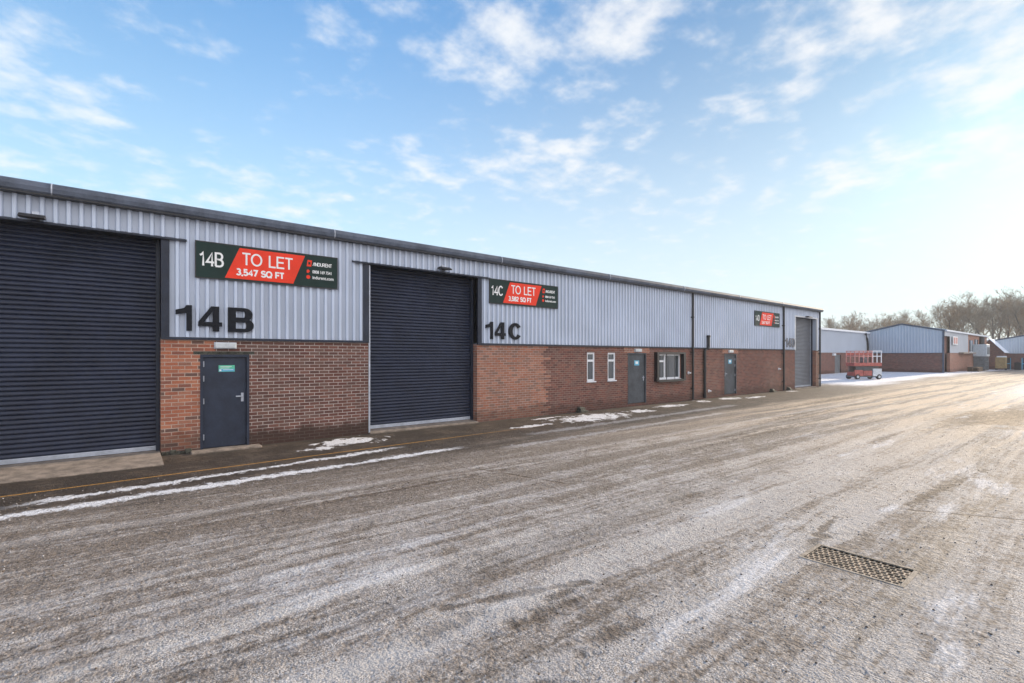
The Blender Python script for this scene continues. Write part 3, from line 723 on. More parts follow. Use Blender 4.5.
def glyph(ch, x, z, w, h):
    mb = MB(); y0, y1 = -.075, -.045; st = w * .30; hs = h * .17
    if ch == '1':
        mb.box(x + w - st * 1.15, x + w, y0, y1, z, z + h)
        mb.ngon_xz([(x, z + h * .62), (x + w - st * 1.15, z + h * .70), (x + w - st * 1.15, z + h * .90), (x, z + h * .80)], y0, y1)
        mb.ngon_xz([(x + w * .40, z + h * .78), (x + w - st * 1.14, z + h * .78), (x + w - st * 1.14, z + h)], y0 + .001, y1)
    elif ch == '4':
        sx = x + w * .60
        mb.box(sx, sx + st * .92, y0, y1, z, z + h)
        mb.box(x, sx, y0, y1, z + h * .20, z + h * .37); mb.box(sx + st * .92, x + w, y0, y1, z + h * .20, z + h * .37)
        mb.ngon_xz([(x, z + h * .37), (x + w * .24, z + h * .37), (sx, z + h * .80), (sx, z + h), (sx - w * .06, z + h)], y0, y1)
    elif ch == 'B':
        mb.box(x, x + st, y0, y1, z, z + h)
        for (zl, zh, ww) in ((z, z + h * .545, w), (z + h * .455, z + h, w * .95)):
            cz = (zl + zh) / 2; rz = (zh - zl) / 2; rx = w * .34; cx = x + ww - rx; mb_y = y0 + (.001 if zl > z else 0)
            ring(mb, circ(cx, cz, rx, rz, -90, 90), circ(cx, cz, rx - st, rz - hs * .85, -90, 90), mb_y, y1)
            mb.box(x + st, cx, mb_y, y1, zl, zl + hs * .85); mb.box(x + st, cx, mb_y, y1, zh - hs * .85, zh)
    elif ch == 'C':
        ring(mb, circ(x + w / 2, z + h / 2, w / 2, h / 2, 33, 327, 28), circ(x + w / 2, z + h / 2, w / 2 - st * .95, h / 2 - hs, 33, 327, 28), y0, y1)
    elif ch == 'D':
        mb.box(x, x + st, y0, y1, z, z + h); rx = w * .55; cx = x + w - rx
        ring(mb, circ(cx, z + h / 2, rx, h / 2, -90, 90, 20), circ(cx, z + h / 2, rx - st, h / 2 - hs, -90, 90, 20), y0, y1)
        mb.box(x + st, cx, y0, y1, z, z + hs); mb.box(x + st, cx, y0, y1, z + h - hs, z + h)
    return mb


GL = [('1', .85, .28), ('4', 1.24, .43), ('B', 1.78, .50), ('1', 8.60, .28), ('4', 8.95, .42), ('C', 9.50, .52), ('1', 29.98, .28), ('4', 30.34, .43), ('D', 30.86, .44)]
for ch, x, w in GL: u(glyph(ch, x, 2.52, w, .53).build('unit_number', 'letters_faded' if x > 20 else 'letters', unit))


# ------------------------------------------------------------------ letting boards
def arc(cx, cy, rx, ry, a0, a1, k=10): return circ(cx, cy, rx, ry, a0, a1, k)
SF = {  # strokes in a cell of height 1; first number is the advance
 '0': (.62, [arc(.29, .5, .24, .46, 0, 360, 22)]), '1': (.52, [[(.06, .72), (.20, .78), (.30, .96), (.30, 0)]]),
 '2': (.62, [arc(.29, .70, .23, .26, 170, -30, 12) + [(.05, .05), (.54, .05)]]),
 '3': (.62, [arc(.27, .73, .20, .23, 150, -90, 12) + arc(.27, .27, .24, .23, 90, -155, 12)]),
 '4': (.64, [[(.44, 0), (.44, .95), (.04, .28), (.60, .28)]]),
 '5': (.62, [[(.50, .95), (.13, .95), (.09, .48)] + arc(.28, .31, .24, .27, 130, -155, 14)]),
 '6': (.62, [arc(.30, .30, .24, .26, 0, 360, 20), arc(.36, .42, .30, .53, 70, 190, 12)]),
 '7': (.58, [[(.05, .95), (.53, .95), (.22, 0)]]),
 '8': (.62, [arc(.29, .73, .19, .22, 0, 360, 18), arc(.29, .27, .24, .24, 0, 360, 18)]),
 '9': (.62, [arc(.28, .68, .23, .26, 0, 360, 20), arc(.22, .53, .30, .50, 10, -100, 12)]),
 ',': (.28, [[(.14, .10), (.14, 0), (.07, -.14)]]), '/': (.40, [[(.02, -.02), (.36, 1.0)]]), ' ': (.46, []),
 'B': (.70, [[(.08, .04), (.08, .96), (.36, .96)] + arc(.36, .74, .21, .22, 88, -88, 10) + [(.08, .52), (.36, .52)] + arc(.36, .28, .26, .24, 88, -88, 10) + [(.06, .04)]]),
 'C': (.76, [arc(.40, .5, .34, .46, 38, 322, 22)]), 'D': (.74, [[(.08, .04), (.08, .96), (.30, .96)] + arc(.30, .5, .38, .46, 88, -88, 14) + [(.06, .04)]]),
 'T': (.62, [[(.02, .95), (.60, .95)], [(.31, .95), (.31, 0)]]), 'O': (.82, [arc(.41, .5, .35, .46, 0, 360, 26)]),
 'L': (.58, [[(.08, 1), (.08, .05), (.54, .05)]]), 'E': (.66, [[(.60, .95), (.08, .95), (.08, .05), (.61, .05)], [(.08, .51), (.56, .51)]]),
 'S': (.68, [arc(.33, .73, .24, .22, 25, 255, 14) + arc(.34, .28, .26, .24, 80, -165, 14)]),
 'Q': (.82, [arc(.41, .5, .35, .46, 0, 360, 26), [(.46, .24), (.76, -.04)]]), 'F': (.60, [[(.08, 0), (.08, .95), (.57, .95)], [(.08, .50), (.52, .50)]]),
 'I': (.26, [[(.13, 0), (.13, 1)]]), 'N': (.72, [[(.08, 0), (.08, 1)], [(.08, .98), (.62, .02)], [(.62, 0), (.62, 1)]]),
 'U': (.72, [[(.08, 1), (.08, .36)] + arc(.35, .32, .27, .28, 180, 360, 12) + [(.62, 1)]]),
 'R': (.70, [[(.08, 0), (.08, .96), (.38, .96)] + arc(.38, .72, .22, .24, 88, -88, 10) + [(.08, .48)], [(.36, .48), (.62, 0)]]),
}


def strokes(name, items, mat, parent):
    """items: (text, x, z, height, width factor, stroke, y, align); letters made of mitred strokes"""
    mb = MB()
    for (txt, x, z, h, wf, st, y, al) in items:
        tw = sum(SF[c][0] for c in txt) * h * wf
        cx = x - (tw / 2 if al == 'C' else 0)
        for c in txt:
            adv, ls = SF[c]
            seg_ = 0.0
            for ln in ls:
                p = [Vector((cx + a * h * wf, z + b_ * h)) for a, b_ in ln]
                p = [q for i, q in enumerate(p) if i == 0 or (q - p[i - 1]).length > 1e-5]
                closed = (p[0] - p[-1]).length < 1e-4
                k = len(p); L_ = []; R_ = []
                for i in range(k):
                    a = p[i] - p[i - 1] if i else (p[-1] - p[-2] if closed else p[1] - p[0])
                    b_ = p[i + 1] - p[i] if i < k - 1 else (p[1] - p[0] if closed else p[-1] - p[-2])
                    na = Vector((-a.y, a.x)).normalized(); nb = Vector((-b_.y, b_.x)).normalized(); m_ = na + nb
                    m_ = m_ / max(m_.length_squared / 2, .55) if m_.length > .05 else na
                    L_.append(p[i] + m_ * st / 2); R_.append(p[i] - m_ * st / 2)
                for i in range(k - 1):
                    mb.face([(q.x, y - seg_, q.y) for q in (R_[i], R_[i + 1], L_[i + 1], L_[i])]); seg_ += .00007
            cx += adv * h * wf
            y -= .0
    return mb.build(name, mat, parent)


def board(x0, x1, z0, z1, num, area, label):
    o = empty('letting_sign', ((x0 + x1) / 2, -.04, z0), label, 'sign', 'letting boards screwed to the cladding')
    W_ = x1 - x0; H = z1 - z0; A = -W_ / 2
    MB().box(A, -A, -.03, .005, 0, H).build('board', 'sign_green', o, bevel=.002)
    fr = MB(); e = .018
    for q in [(A - e, A, 0 - e, H + e), (-A, -A + e, -e, H + e), (A, -A, -e, 0), (A, -A, H, H + e)]: fr.box(q[0], q[1], -.034, .006, q[2], q[3])
    fr.build('edge_trim', 'black', o)
    k = W_ / 2.91
    P = MB(); P.ngon_xz([(A + .52 * k, .03), (A + 1.88 * k + .02, .03), (A + 2.16 * k, H - .035), (A + .80 * k, H - .035)], -.034, -.0302)
    P.build('red_panel', 'sign_red', o)
    strokes('sign_number', [(num, A + .055 * k, .245, .30, .80 * k, .040, -.0315, 'L')], 'sign_white', o)
    strokes('sign_heading', [('TO LET', A + 1.37 * k, .345, .265, 1.05 * k, .036, -.0355, 'C'), (area, A + 1.22 * k, .115, .135, 1.12 * k, .034, -.0355, 'C')], 'sign_white', o)
    c0 = A + 2.26 * k
    lg = MB(); lx = A + 2.20 * k
    lg.ngon_xz([(lx, .47), (lx + .10 * k, .47), (lx + .12 * k, .62), (lx + .02 * k, .62)], -.034, -.0302)
    lg.ngon_xz([(lx - .0, .325), (lx + .03 * k, .31), (lx + .075 * k, .36), (lx + .05 * k, .385), (lx + .03 * k, .40), (lx - .0, .375)], -.034, -.0302)
    lg.ngon_xz(circ(lx + .035 * k, .22, .045 * k, .045, 0, 340, 16), -.034, -.0302)
    lg.each('logo_mark', 'sign_red', o)
    MB().box(lx + .035 * k, lx + .085 * k, -.036, -.0342, .515, .575).build('logo_centre', 'sign_green', o)
    strokes('contact_name', [('/INDURENT', lx + .14 * k, .495, .082, .98 * k, .014, -.0315, 'L')], 'sign_white', o)
    join_text('phone_text', [dict(txt='0808 169 7541', size=.10, x=lx + .13 * k, z=.32, y=-.032, scx=.76 * k, fat=.002)], 'sign_white', o)
    join_text('web_text', [dict(txt='indurent.com', size=.105, x=lx + .13 * k, z=.185, y=-.032, scx=.88 * k, fat=.002)], 'sign_white', o)


board(1.20, 4.11, 3.65, 4.39, '14B', '3,547 SQ FT', 'long green and red to let board above the big 14B, reading 3,547 SQ FT')
board(8.75, 11.62, 3.63, 4.36, '14C', '3,582 SQ FT', 'green and red to let board marked 14C, right of the middle roller shutter')
board(26.16, 29.16, 3.64, 4.40, '14D', '3,547 SQ FT', 'smallest looking to let board, near the far end between two downpipes')


# ------------------------------------------------------------------ drain grating in the yard
gr = empty('drain_grating', ((GX0 + GX1) / 2, (GY0 + GY1) / 2, 0), 'long muddy cast iron drain grating set flush in the frosty yard', 'drain cover')
gx, gy = (GX1 - GX0) / 2, (GY1 - GY0) / 2
pit = MB(); pit.box(-gx, gx, -gy, gy, -.16, -.055); pit.build('pit_floor', 'mud', gr)
pit = MB(); pit.box(-gx, -gx + .02, -gy, gy, -.054, -.006); pit.box(gx - .02, gx, -gy, gy, -.054, -.006); pit.box(-gx + .02, gx - .02, -gy, -gy + .02, -.054, -.006); pit.box(-gx + .02, gx - .02, gy - .02, gy, -.054, -.006)
pit.build('pit_lining', 'mud', gr)
fr = MB()
for q in [(-gx - .018, -gx + .014, -gy - .02, gy + .02), (gx - .014, gx + .018, -gy - .02, gy + .02), (-gx + .014, gx - .014, -gy - .02, -gy + .016), (-gx + .014, gx - .014, gy - .016, gy + .02)]:
    fr.box(q[0], q[1], q[2], q[3], -.004, .004)
fr.build('grating_frame', 'mud_rim', gr, bevel=.004)
br = MB(); random.seed(9)
nr = 8; L = 2 * gy - .03; Wd = 2 * gx - .03
for i in range(nr + 1):                                   # long ribs
    x = -Wd / 2 + Wd * i / nr
    br.box(x - .005, x + .005, -L / 2, L / 2, -.045, -.003 - random.uniform(0, .003))
for i in range(nr):                                       # short staggered cross ribs
    xa = -Wd / 2 + Wd * i / nr; xb = xa + Wd / nr
    k = 15
    for q in range(k):
        yy = -L / 2 + L * (q + .25 + .5 * (i % 2)) / k
        br.box(xa + .006, xb - .006, yy - .006, yy + .006, -.040, -.002 - random.uniform(0, .004))
br.build('grating_bars', 'iron', gr)

# loose grit on the frozen surface
random.seed(21)
gt = MB()
def stone(x, y, r):
    a = random.uniform(0, pi); p = []
    for k in range(5):
        t = a + k * 2 * pi / 5; q = r * random.uniform(.7, 1.2); p.append((x + q * cos(t), y + q * sin(t), 0.0))
    top = [(x + (px - x) * .55, y + (py - y) * .55, r * random.uniform(.5, .9)) for px, py, _ in p]
    i = len(gt.v); gt.v += p + top
    for k in range(5): gt.f.append((i + k, i + (k + 1) % 5, i + 5 + (k + 1) % 5, i + 5 + k)); gt.uv += [(0, 0)] * 4
    gt.f.append(tuple(i + 5 + k for k in range(5))); gt.uv += [(0, 0)] * 5
for _ in range(15000):
    t = random.random() ** 1.6; x = -4 + 22 * t; y = random.uniform(-12.2, -2.2)
    if GX0 - .05 < x < GX1 + .05 and GY0 - .08 < y < GY1 + .05: continue
    if (x * x + (y + 12.03) ** 2) < 1.0: continue
    stone(x, y, random.choice([.003, .004, .005, .005, .006, .009]) * random.uniform(.7, 1.2))
m, n, b = newmat('grit stones')
P = n.node('ShaderNodeNewGeometry'); vr = n.node('ShaderNodeTexWhiteNoise', {'noise_dimensions': '1D'}, W=P.outputs['Random Per Island']).outputs[0]
n.put(b.inputs['Base Color'], n.mix(n.sm(vr, .55, .6), n.mix(vr, (.06, .045, .035), (.22, .16, .11)), (.36, .35, .36))); b.inputs['Roughness'].default_value = .9
tag(gt.build('gravel', m), 'loose grit and frozen crumbs scattered over the yard surface', 'gravel', kind='stuff')

# ------------------------------------------------------------------ far buildings
# long wing set back behind, parallel to the terrace
wing = empty('industrial_unit', (60, 8.2, 0), 'set back blue grey clad wing with snowy eaves, behind the scissor lift', 'industrial building')
def place(o, x, y): o.location = (-x, -y, 0); return o
T1 = Matrix.Translation((0, 8.2, 0))
w_ = MB(T1); w_.box(45, 64.0, 0, .3, -.4, 2.36); w_.box(66.1, 76.2, 0, .3, -.4, 2.36); w_.box(64.0, 66.1, 0, .3, 2.15, 2.36); place(w_.build('brick_wall', 'brick_far', wing), 60, 8.2)
w_ = MB(T1); cladding(w_, 45, 76.2, 2.38, 4.9, pitch=.3, dep=.04); place(w_.build('cladding', 'clad_far', wing), 60, 8.2)
w_ = MB(T1); w_.box(45, 76.1, .02, 12, 2.362, 4.88); w_.box(45, 76.1, .302, 12, -.4, 2.36); place(w_.build('inner_wall', 'brick_far', wing), 60, 8.2)
w_ = MB(T1); w_.prism([(-.2, 4.9), (-.2, 5.12), (6, 5.9), (12, 5.1), (12, 4.9)], 44.8, 76.1); place(w_.build('roof', 'snow_roof', wing), 60, 8.2)
w_ = MB(T1); w_.box(64.0, 66.1, .12, .2, -.1, 2.15); place(w_.build('door', 'machine_grey', wing), 60, 8.2)
w_ = MB(T1); w_.tube([(74.2, -.25, 4.85), (75.2, -.12, 4.2), (75.5, -.12, 3.3), (75.5, -.12, 0)], .13, 8); place(w_.build('downpipe', 'black', wing), 60, 8.2)
w_ = MB(T1); w_.box(63.2, 63.8, -.2, 0, 2.05, 2.3); place(w_.build('bulkhead_light', 'white', wing), 60, 8.2)

# gabled unit: gable faces the camera side, its front is parallel to the terrace
gab = empty('industrial_unit', (76.2, .7, 0), 'gabled blue grey and brick unit with its shaded end wall facing the lift', 'industrial building')
gt_ = lambda x: 4.97 + .95 * (1 - abs(x - 4.05) / 4.05)
TG = Matrix.Translation((76.2, 8.8, 0)) @ Matrix.Rotation(R(-90), 4, 'Z')         # local x runs towards -Y, outward is -X
def pg(o): o.location = (-76.2, -.7, 0); return o
w_ = MB(TG); w_.box(0, 8.1, 0, .3, -.4, 2.36); pg(w_.build('brick_wall', 'brick_far', gab))
w_ = MB(TG); cladding(w_, 0, 7.95, 2.38, 0, pitch=.3, dep=.04, top=gt_); pg(w_.build('cladding', 'clad_far', gab))
w_ = MB(TG); w_.box(7.94, 8.12, -.06, .0, -.1, 4.98); pg(w_.build('corner_trim', 'gutter', gab))
w_ = MB(TG); w_.box(0, 8.1, -.05, 0, 2.33, 2.378); pg(w_.build('drip_flashing', 'navy', gab))
w_ = MB(TG)
for sgn in (0, 1):
    p = [(0, 4.95), (4.05, 5.90), (4.05, 6.08), (-.15, 5.12)] if sgn == 0 else [(4.05, 5.90), (8.1, 4.95), (8.25, 5.12), (4.05, 6.08)]
    w_.ngon_xz(p, -.10, .05)
pg(w_.build('verge', 'gutter', gab))
TF = Matrix.Translation((0, .7, 0))
w_ = MB(TF); w_.box(79.4, 91.0, 0, .3, -.4, 2.36); w_.box(91.0, 106.8, 0, .3, -.4, 4.93); pg(w_.build('brick_wall', 'brick_warm', gab))
w_ = MB(TF); cladding(w_, 79.4, 91.0, 2.38, 4.93, pitch=.3, dep=.04); w_.box(76.5, 79.4, -.01, .02, 4.4, 4.93); pg(w_.build('cladding', 'clad_light', gab))
w_ = MB(TF); w_.box(76.5, 79.4, .5, .6, -.1, 4.4); pg(w_.build('roller_shutter', 'navy', gab))
w_ = MB(TF); w_.box(76.6, 106.7, .302, .45, 2.3, 4.92); w_.box(76.55, 106.7, .7, 8.0, -.4, 4.92); pg(w_.build('inner_wall', 'brick_far', gab))
w_ = MB(TF); w_.prism([(-.25, 4.95), (-.25, 5.15), (4.05, 6.06), (8.3, 5.15), (8.3, 4.95)], 76.3, 107.0); pg(w_.build('roof', 'snow_roof', gab))
w_ = MB(TF); w_.tube([(100.3, -.2, 4.9), (100.3, -.2, 2.2)], .35, 8); pg(w_.build('downpipe', 'black', gab))
for (a, b_, c, d) in [(92.0, 94.6, 2.6, 4.2), (96.0, 98.5, 2.5, 4.4), (101.5, 103.2, 2.6, 4.0)]:
    o = pg((lambda q: (q.box(a, b_, -.06, 0, c, d), q)[1])(MB(TF)).build('window', 'glass', gab))
    q = MB(TF); q.box((a + b_) / 2 - .08, (a + b_) / 2 + .08, -.09, -.061, c, d); q.box(a - .1, b_ + .1, -.12, 0, c - .12, c - .001); q.build('frame', 'white', o)
w_ = MB(TF); w_.box(84.6, 93.5, -.5, 0, 2.30, 2.48); pg(w_.build('canopy', 'concrete', gab))
# things against its front
sg = empty('wall_sign', (81.4, .6, 3.4), 'small faded pink and white sign high on the gabled unit front', 'sign')
q = MB(); q.box(-1.4, 1.4, -.12, -.06, 0, 1.05); q.build('board', 'sign_white', sg)
q = MB(); q.box(-1.1, -.2, -.135, -.121, .15, .9); q.box(.2, 1.1, -.135, -.121, .15, .9); q.each('red_panel', 'pink_paint', sg)
ac = empty('plant_cabinet', (95.6, -.2, 1.95), 'pale grey equipment cabinet mounted on the far brick wall', 'cabinet')
q = MB(); q.box(-1.3, 1.3, -.6, .85, 0, 1.7); q.build('cabinet', 'offwhite', ac, bevel=.05)
q = MB(); q.box(-1.0, 1.0, -.63, -.602, .3, 1.3); [q.box(-1.0, 1.0, -.66, -.632, .35 + .15 * k, .41 + .15 * k) for k in range(6)]; q.build('grille', 'machine_grey', ac)
q = MB(); q.box(-1.2, -1.1, -.5, .8, -1.95, 0); q.box(1.1, 1.2, -.5, .8, -1.95, 0); q.each('leg', 'machine_grey', ac)
st = empty('cage_pallet', (90.5, -.7, 0), 'dark wire stillage cage standing by the far brick wall', 'cage')
q = MB()
for X in (-1.4, -.7, 0, .7, 1.4):
    for Y in (-.5, .5): q.box(X - .04, X + .04, Y - .04, Y + .04, .1, 1.9)
for Z in (.15, .7, 1.25, 1.85): q.box(-1.4, 1.4, -.53, -.47, Z, Z + .06); q.box(-1.4, 1.4, .47, .53, Z, Z + .06); q.box(-1.44, -1.38, -.47, .47, Z, Z + .06); q.box(1.38, 1.44, -.47, .47, Z, Z + .06)
q.build('cage', 'machine_grey', st); MB().box(-1.45, 1.45, -.55, .55, .06, .14).build('base', 'wood', st)
pl = empty('pallet_stack', (86.5, -.6, 0), 'low stack of brown timber pallets in front of the far unit', 'pallets')
q = MB()
for k in range(4):
    for Y in (-.5, 0, .45): q.box(-1.6, 1.6, Y - .05, Y + .05, k * .145, k * .145 + .1)
    for k2 in range(12): q.box(-1.6 + k2 * .27, -1.4 + k2 * .27, -.6, .6, k * .145 + .102, k * .145 + .125)
q.build('pallets', 'wood', pl)
ys = empty('storage_container', (104.0, -1.2, -.1), 'upright yellow container with a white end near the far brick corner', 'container')
q = MB(); q.box(-.6, .4, -.6, .6, .2, 1.9); q.build('body', 'yellow', ys, bevel=.1)
q = MB(); q.box(.42, .8, -.55, .55, .2, 2.1); q.build('end_panel', 'white', ys, bevel=.08)
q = MB(); [q.cyl((X, Y, .15), (0, 1, 0), .17, .12) for X in (-.5, .6) for Y in (-.5, .5)]; q.each('wheel', 'tyre', ys)
bn_ = empty('wheelie_bin', (103.5, -3.0, -.1), 'small dark bin left of the distant light coloured unit', 'bin')
q = MB(); q.ngon_xz([(-.30, .05), (.30, .05), (.40, 1.05), (-.40, 1.05)], -.35, .35); q.build('body', 'tyre', bn_, bevel=.03)
q = MB(); q.prism([(-.38, 1.06), (-.38, 1.12), (.0, 1.2), (.38, 1.12), (.38, 1.06)], -.42, .42); q.build('lid', 'black', bn_)

# brick outbuilding and the last unit on the right
ob = empty('outbuilding', (108.5, 0, -.2), 'small steep gabled brick outbuilding with a snowy roof slope between two far units', 'outbuilding')
q = MB(Matrix.Rotation(R(-90), 4, 'Z')); q.ngon_xz([(-2.2, -.4), (.95, -.4), (.95, 2.9), (-.6, 4.8), (-2.2, 2.9)], 0, .3); q.build('brick_wall', 'brick_far', ob)
q = MB(); q.box(.31, 6, -.9, 2.15, -.4, 2.9); q.build('inner_wall', 'brick_far', ob)
q = MB(); q.prism([(2.4, 2.8), (.6, 5.0), (-1.15, 2.8), (-1.15, 2.7), (.6, 4.86), (2.4, 2.7)], -.15, 6.2); q.build('roof', 'snow', ob)
un = empty('industrial_unit', (113, -8, -.2), 'pale grey clad unit with a brick base by the small outbuilding', 'industrial building')
TU = Matrix.Rotation(R(-90), 4, 'Z'); L0, L1 = -8.6, 10.0
tu = lambda x: 4.7 + 1.9 * (1 - abs(x - .7) / 9.3)
q = MB(TU)
cur = L0
for (a, b_) in [(-7.6, -6.6), (-5.4, -3.2), (-2.2, -.6)]: q.box(cur, a, 0, .3, -.3, 2.6); q.box(a, b_, 0, .3, 1.9, 2.6); cur = b_
q.box(cur, L1, 0, .3, -.3, 2.6); q.build('brick_wall', 'brick_far', un)
q = MB(TU); cladding(q, L0, L1, 2.62, 0, pitch=.3, dep=.04, top=tu); q.build('cladding', 'clad_light', un)
q = MB(TU); q.ngon_xz([(L0, tu(L0) - .02), (.7, tu(.7) - .02), (.7, tu(.7) + .2), (L0 - .2, tu(L0) + .15)], -.1, .1); q.ngon_xz([(.7, tu(.7) - .02), (L1, tu(L1) - .02), (L1 + .2, tu(L1) + .15), (.7, tu(.7) + .2)], -.1, .1); q.build('verge', 'gutter', un)
q = MB(); q.prism([(8.7, 4.6), (-.7, 6.6), (-10.1, 4.6), (-10.1, -.3), (8.6, -.3)], .302, 24); q.build('roof', 'snow_roof', un)
for (a, b_) in [(-7.6, -6.6), (-5.4, -3.2), (-2.2, -.6)]:
    q = MB(TU); q.box(a, b_, .1, .15, -.2, 1.9); o = q.build('window', 'glass', un)
    q = MB(TU); q.box(a, a + .1, .03, .09, -.2, 1.9); q.box(b_ - .1, b_, .03, .09, -.2, 1.9); q.box(a + .1, b_ - .1, .03, .09, .9, 1.0); q.build('frame', 'cyan', o)

# ------------------------------------------------------------------ scissor lift
sl = empty('scissor_lift', (50.0, 1.6, 0), 'faded red scissor lift with white guard rails parked on snow', 'scissor lift', rz=math.atan2(-.627, .779) + R(6))
ch = MB(); ch.box(-1.2, 1.2, -.42, .42, .30, .62); ch.box(-1.25, -.5, -.50, -.42, .28, .80); ch.box(-.45, .35, -.50, -.42, .35, .74); ch.build('chassis', 'red_paint', sl, bevel=.02)
MB().box(.42, 1.25, -.52, -.425, .26, .92).build('side_cabinet', 'offwhite', sl, bevel=.03)
MB().box(-1.32, 1.32, -.38, .38, .18, .298).build('underframe', 'machine_grey', sl, bevel=.02)
for X in (-1.0, 1.0):
    for Y in (-.45, .45):
        w = MB().cyl((X, Y, .22), (0, 1, 0), .22, .17, 20).build('wheel', 'tyre', sl, bevel=.02)
        MB().cyl((X, Y + (-.09 if Y < 0 else .09), .22), (0, 1, 0), .11, .02, 14).build('hub', 'offwhite', w)
sc = MB()
for Y in (-.36, .36):
    for k in range(4):
        z = .66 + k * .11; sc.tube([(-1.05, Y, z), (1.05, Y, z + .10)], .035, 6); sc.tube([(-1.05, Y + .05, z + .10), (1.05, Y + .05, z)], .035, 6)
sc.build('scissor_arms', 'machine_grey', sl)
MB().box(-1.27, 1.27, -.48, .48, 1.14, 1.42).build('platform', 'red_paint', sl, bevel=.015)
for (mt, rng, nm) in [('pink_paint', (-1.22, .38), 'guard_rail'), ('white', (.44, 1.24), 'guard_rail')]:
    r_ = MB(); a, b_ = rng
    for Y in (-.46, .46):
        for Z in (1.98, 2.42): r_.tube([(a, Y, Z), (b_, Y, Z)], .034, 8)
        k = 5 if mt == 'pink_paint' else 3
        for i in range(k): X = a + (b_ - a) * i / (k - 1); r_.tube([(X, Y, 1.42), (X, Y, 2.42)], .034, 8)
    X = a if mt == 'pink_paint' else b_
    for Z in (1.98, 2.42): r_.tube([(X, -.46, Z), (X, .46, Z)], .024, 8)
    r_.build(nm, mt, sl)
tb = MB(); tb.box(-1.2, .3, -.455, -.445, 2.06, 2.30); tb.box(-1.2, 1.2, .445, .455, 2.06, 2.30); tb.each('infill_panel', 'red_paint', sl)
MB().box(-1.1, -.85, -.40, -.22, 1.95, 2.25).build('control_box', 'machine_grey', sl, bevel=.02)
MB().box(-.2, .35, -.2, .3, 1.42, 1.85).build('stowed_load', 'machine_grey', sl, bevel=.04)

# ------------------------------------------------------------------ bare winter trees
def make_tree(seed, h, spread, bark, twig, label):
    rng = random.Random(seed)
    o = empty('bare_tree', (0, 0, 0), label, 'tree', 'bare winter trees behind the far units')
    tk = MB(); cr = MB()
    def branch(p, d, L, r, lvl):
        n_ = 4 if lvl < 2 else 3; pts = [p]; rad = [r]; q = p; dd = d
        for i in range(n_):
            dd = (dd + Vector((rng.gauss(0, .13), rng.gauss(0, .13), rng.gauss(.02, .05)))).normalized()
            q = q + dd * L / n_; pts.append(q); rad.append(max(.013, r * (1 - .72 * (i + 1) / n_)))
        (tk if lvl == 0 else cr).tube(pts, rad, 6 if lvl == 0 else 3 if lvl > 1 else 4, cap=False)
        if lvl >= 4: return
        k = [18, 7, 5, 4][lvl]
        for i in range(k):
            t = rng.uniform(.42 if lvl == 0 else .25, 1.0); f = t * n_; a = min(int(f), n_ - 1); s = pts[a].lerp(pts[a + 1], f - a)
            ang = rng.uniform(0, 2 * pi); out = rng.uniform(.35, .8) * spread
            nd = (dd * rng.uniform(.5, 1.0) + Vector((cos(ang) * out, sin(ang) * out, rng.uniform(.05, .5)))).normalized()
            branch(s, nd, L * rng.uniform(.30, .52) * (1.15 - .45 * t if lvl == 0 else 1), rad[a] * (.42 if lvl == 0 else .6), lvl + 1)
    branch(Vector((0, 0, -.6)), Vector((rng.gauss(0, .03), rng.gauss(0, .03), 1)).normalized(), h, h * .019, 0)
    tk.build('trunk', bark, o); cr.build('crown', twig, o)
    return o


KINDS = [(1, 15, 1.0, 'bark', 'twig'), (2, 17, .8, 'bark', 'twig'), (3, 13, 1.2, 'bark_dark', 'twig'), (4, 16, .9, 'bark', 'twig_brown'), (5, 18, .7, 'bark_dark', 'twig'), (6, 12, 1.3, 'bark_dark', 'twig_brown')]
LBL = 'bare frosted tree'
protos = [make_tree(*k, LBL) for k in KINDS]
KN = ['straight grey tree', 'slender grey tree', 'spreading dark tree', 'tall brown tree', 'narrow dark tree', 'wide brown tree']
ROWS = ['front edge of the wood', 'second row of the wood', 'middle of the wood', 'fourth row of the wood', 'back of the wood']
SPOT = [(40, 'just past the terrace end'), (50, 'left of the scissor lift'), (63, 'above the scissor lift'), (77, 'over the left slope of the gable'), (93, 'over the gable peak'),
        (108, 'over the right slope of the gable'), (124, 'over the gabled unit corner'), (142, 'over the faded wall sign'), (155, 'over the grey equipment cabinet'), (166, 'over the small outbuilding'), (185, 'over the pale clad unit'), (400, 'beyond the pale clad unit')]
TOPS = [(-9, 9.5), (45, 12.3), (62, 11.6), (85, 12.6), (105, 14.4), (125, 15.0), (148, 15.4), (168, 17.6), (190, 17.2), (230, 17.5)]      # crown height along the edge of the wood
hts = [max((c_.matrix_world @ v.co).z for c_ in p.children for v in c_.data.vertices) for p in protos]
random.seed(5); cnt = 0; seen = {}
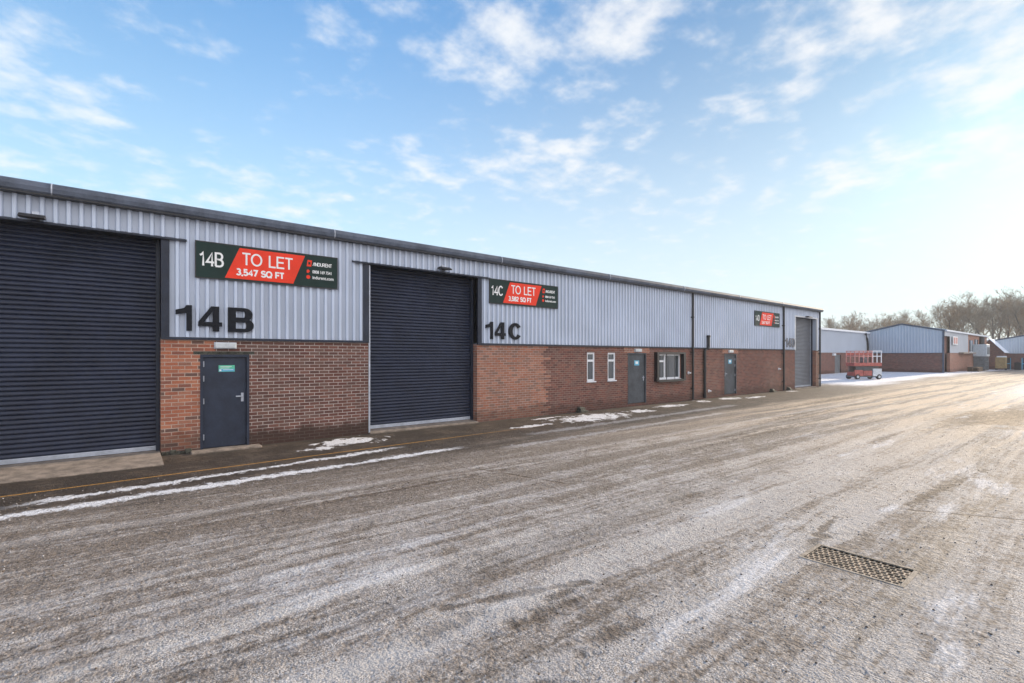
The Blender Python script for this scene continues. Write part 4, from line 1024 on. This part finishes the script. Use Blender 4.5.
for row in range(5):
    for k in range(27):
        s = (k + random.uniform(-.4, .4)) / 25
        w_s = s * 190 + 10
        base = Vector((98, 66, 0)).lerp(Vector((160, -26, 0)), s)
        p = base + Vector((.8, .6, 0)) * (row * 9 + random.uniform(-3, 3)); pick = random.randrange(6)
        brg = math.degrees(math.atan2(p.x, p.y + 12.03))                       # compass bearing from where the yard is seen
        if brg < 72.4 - 0.8: continue
        q = (brg - 71) / 22 * 190 + 20
        spot = next(t for lim, t in SPOT if q + 10 < lim)
        free = [i for i in range(6) if KN[(pick + i) % 6] + ' ' + ROWS[row] + ', ' + spot not in seen]
        if not free: continue
        pi_ = (pick + free[0]) % 6 if cnt >= 6 else cnt
        src = protos[pi_]
        if cnt < 6: o = src
        else:
            o = src.copy(); S.collection.objects.link(o)
            for c_ in list(src.children):
                d_ = c_.copy(); S.collection.objects.link(d_); d_.parent = o
        dist = math.hypot(p.x, p.y + 12)
        hh = next(y0 + (y1 - y0) * (q - x0) / (x1 - x0) for (x0, y0), (x1, y1) in zip(TOPS, TOPS[1:]) if q <= x1 or x1 == 230)
        g_ = 1.13 * hh * (dist / 145) / hts[pi_] * random.uniform(.80, 1.0)
        o.location = (p.x, p.y, -.25); o.rotation_euler = (0, 0, random.uniform(0, 6.28)); o.scale = (g_,) * 3
        seen[KN[pi_] + ' ' + ROWS[row] + ', ' + spot] = 1
        o['label'] = KN[pi_] + ' ' + ROWS[row] + ', ' + spot
        cnt += 1
# far wood behind, one mass of stems and brush
wd = MB(); random.seed(33)
for _ in range(6000):
    s = random.random(); q = Vector((150, 120, 0)).lerp(Vector((235, -50, 0)), s) + Vector((.8, .6, 0)) * random.uniform(0, 30)
    h = random.uniform(2.5, 6.5) * (.75 + .35 * s); x, y = q.x, q.y; z = -.3
    wd.tube([(x, y, z), (x + random.gauss(0, .5), y + random.gauss(0, .5), z + h * .5), (x + random.gauss(0, 1.3), y + random.gauss(0, 1.3), min(z + h, 16))], [.09, .06, .025], 3, cap=False)
tag(wd.build('distant_wood', 'twig'), 'grey mass of distant stems and brush closing the view behind the bare trees', 'wood', kind='stuff')

# ------------------------------------------------------------------ winter haze
hm = bpy.data.materials.new('haze'); hm.use_nodes = True; hm.node_tree.nodes.clear()
H = NT(hm.node_tree); pvn = H.node('ShaderNodeVolumePrincipled', Color=(.93, .95, 1.0), Density=.0006)
H.l.new(pvn.outputs[0], H.node('ShaderNodeOutputMaterial').inputs['Volume'])
tag(MB().box(-1600, 2600, -1600, 2600, -1.6, 26).build('haze', hm), 'pale winter haze hanging over the yard and the wood', 'haze', kind='stuff')
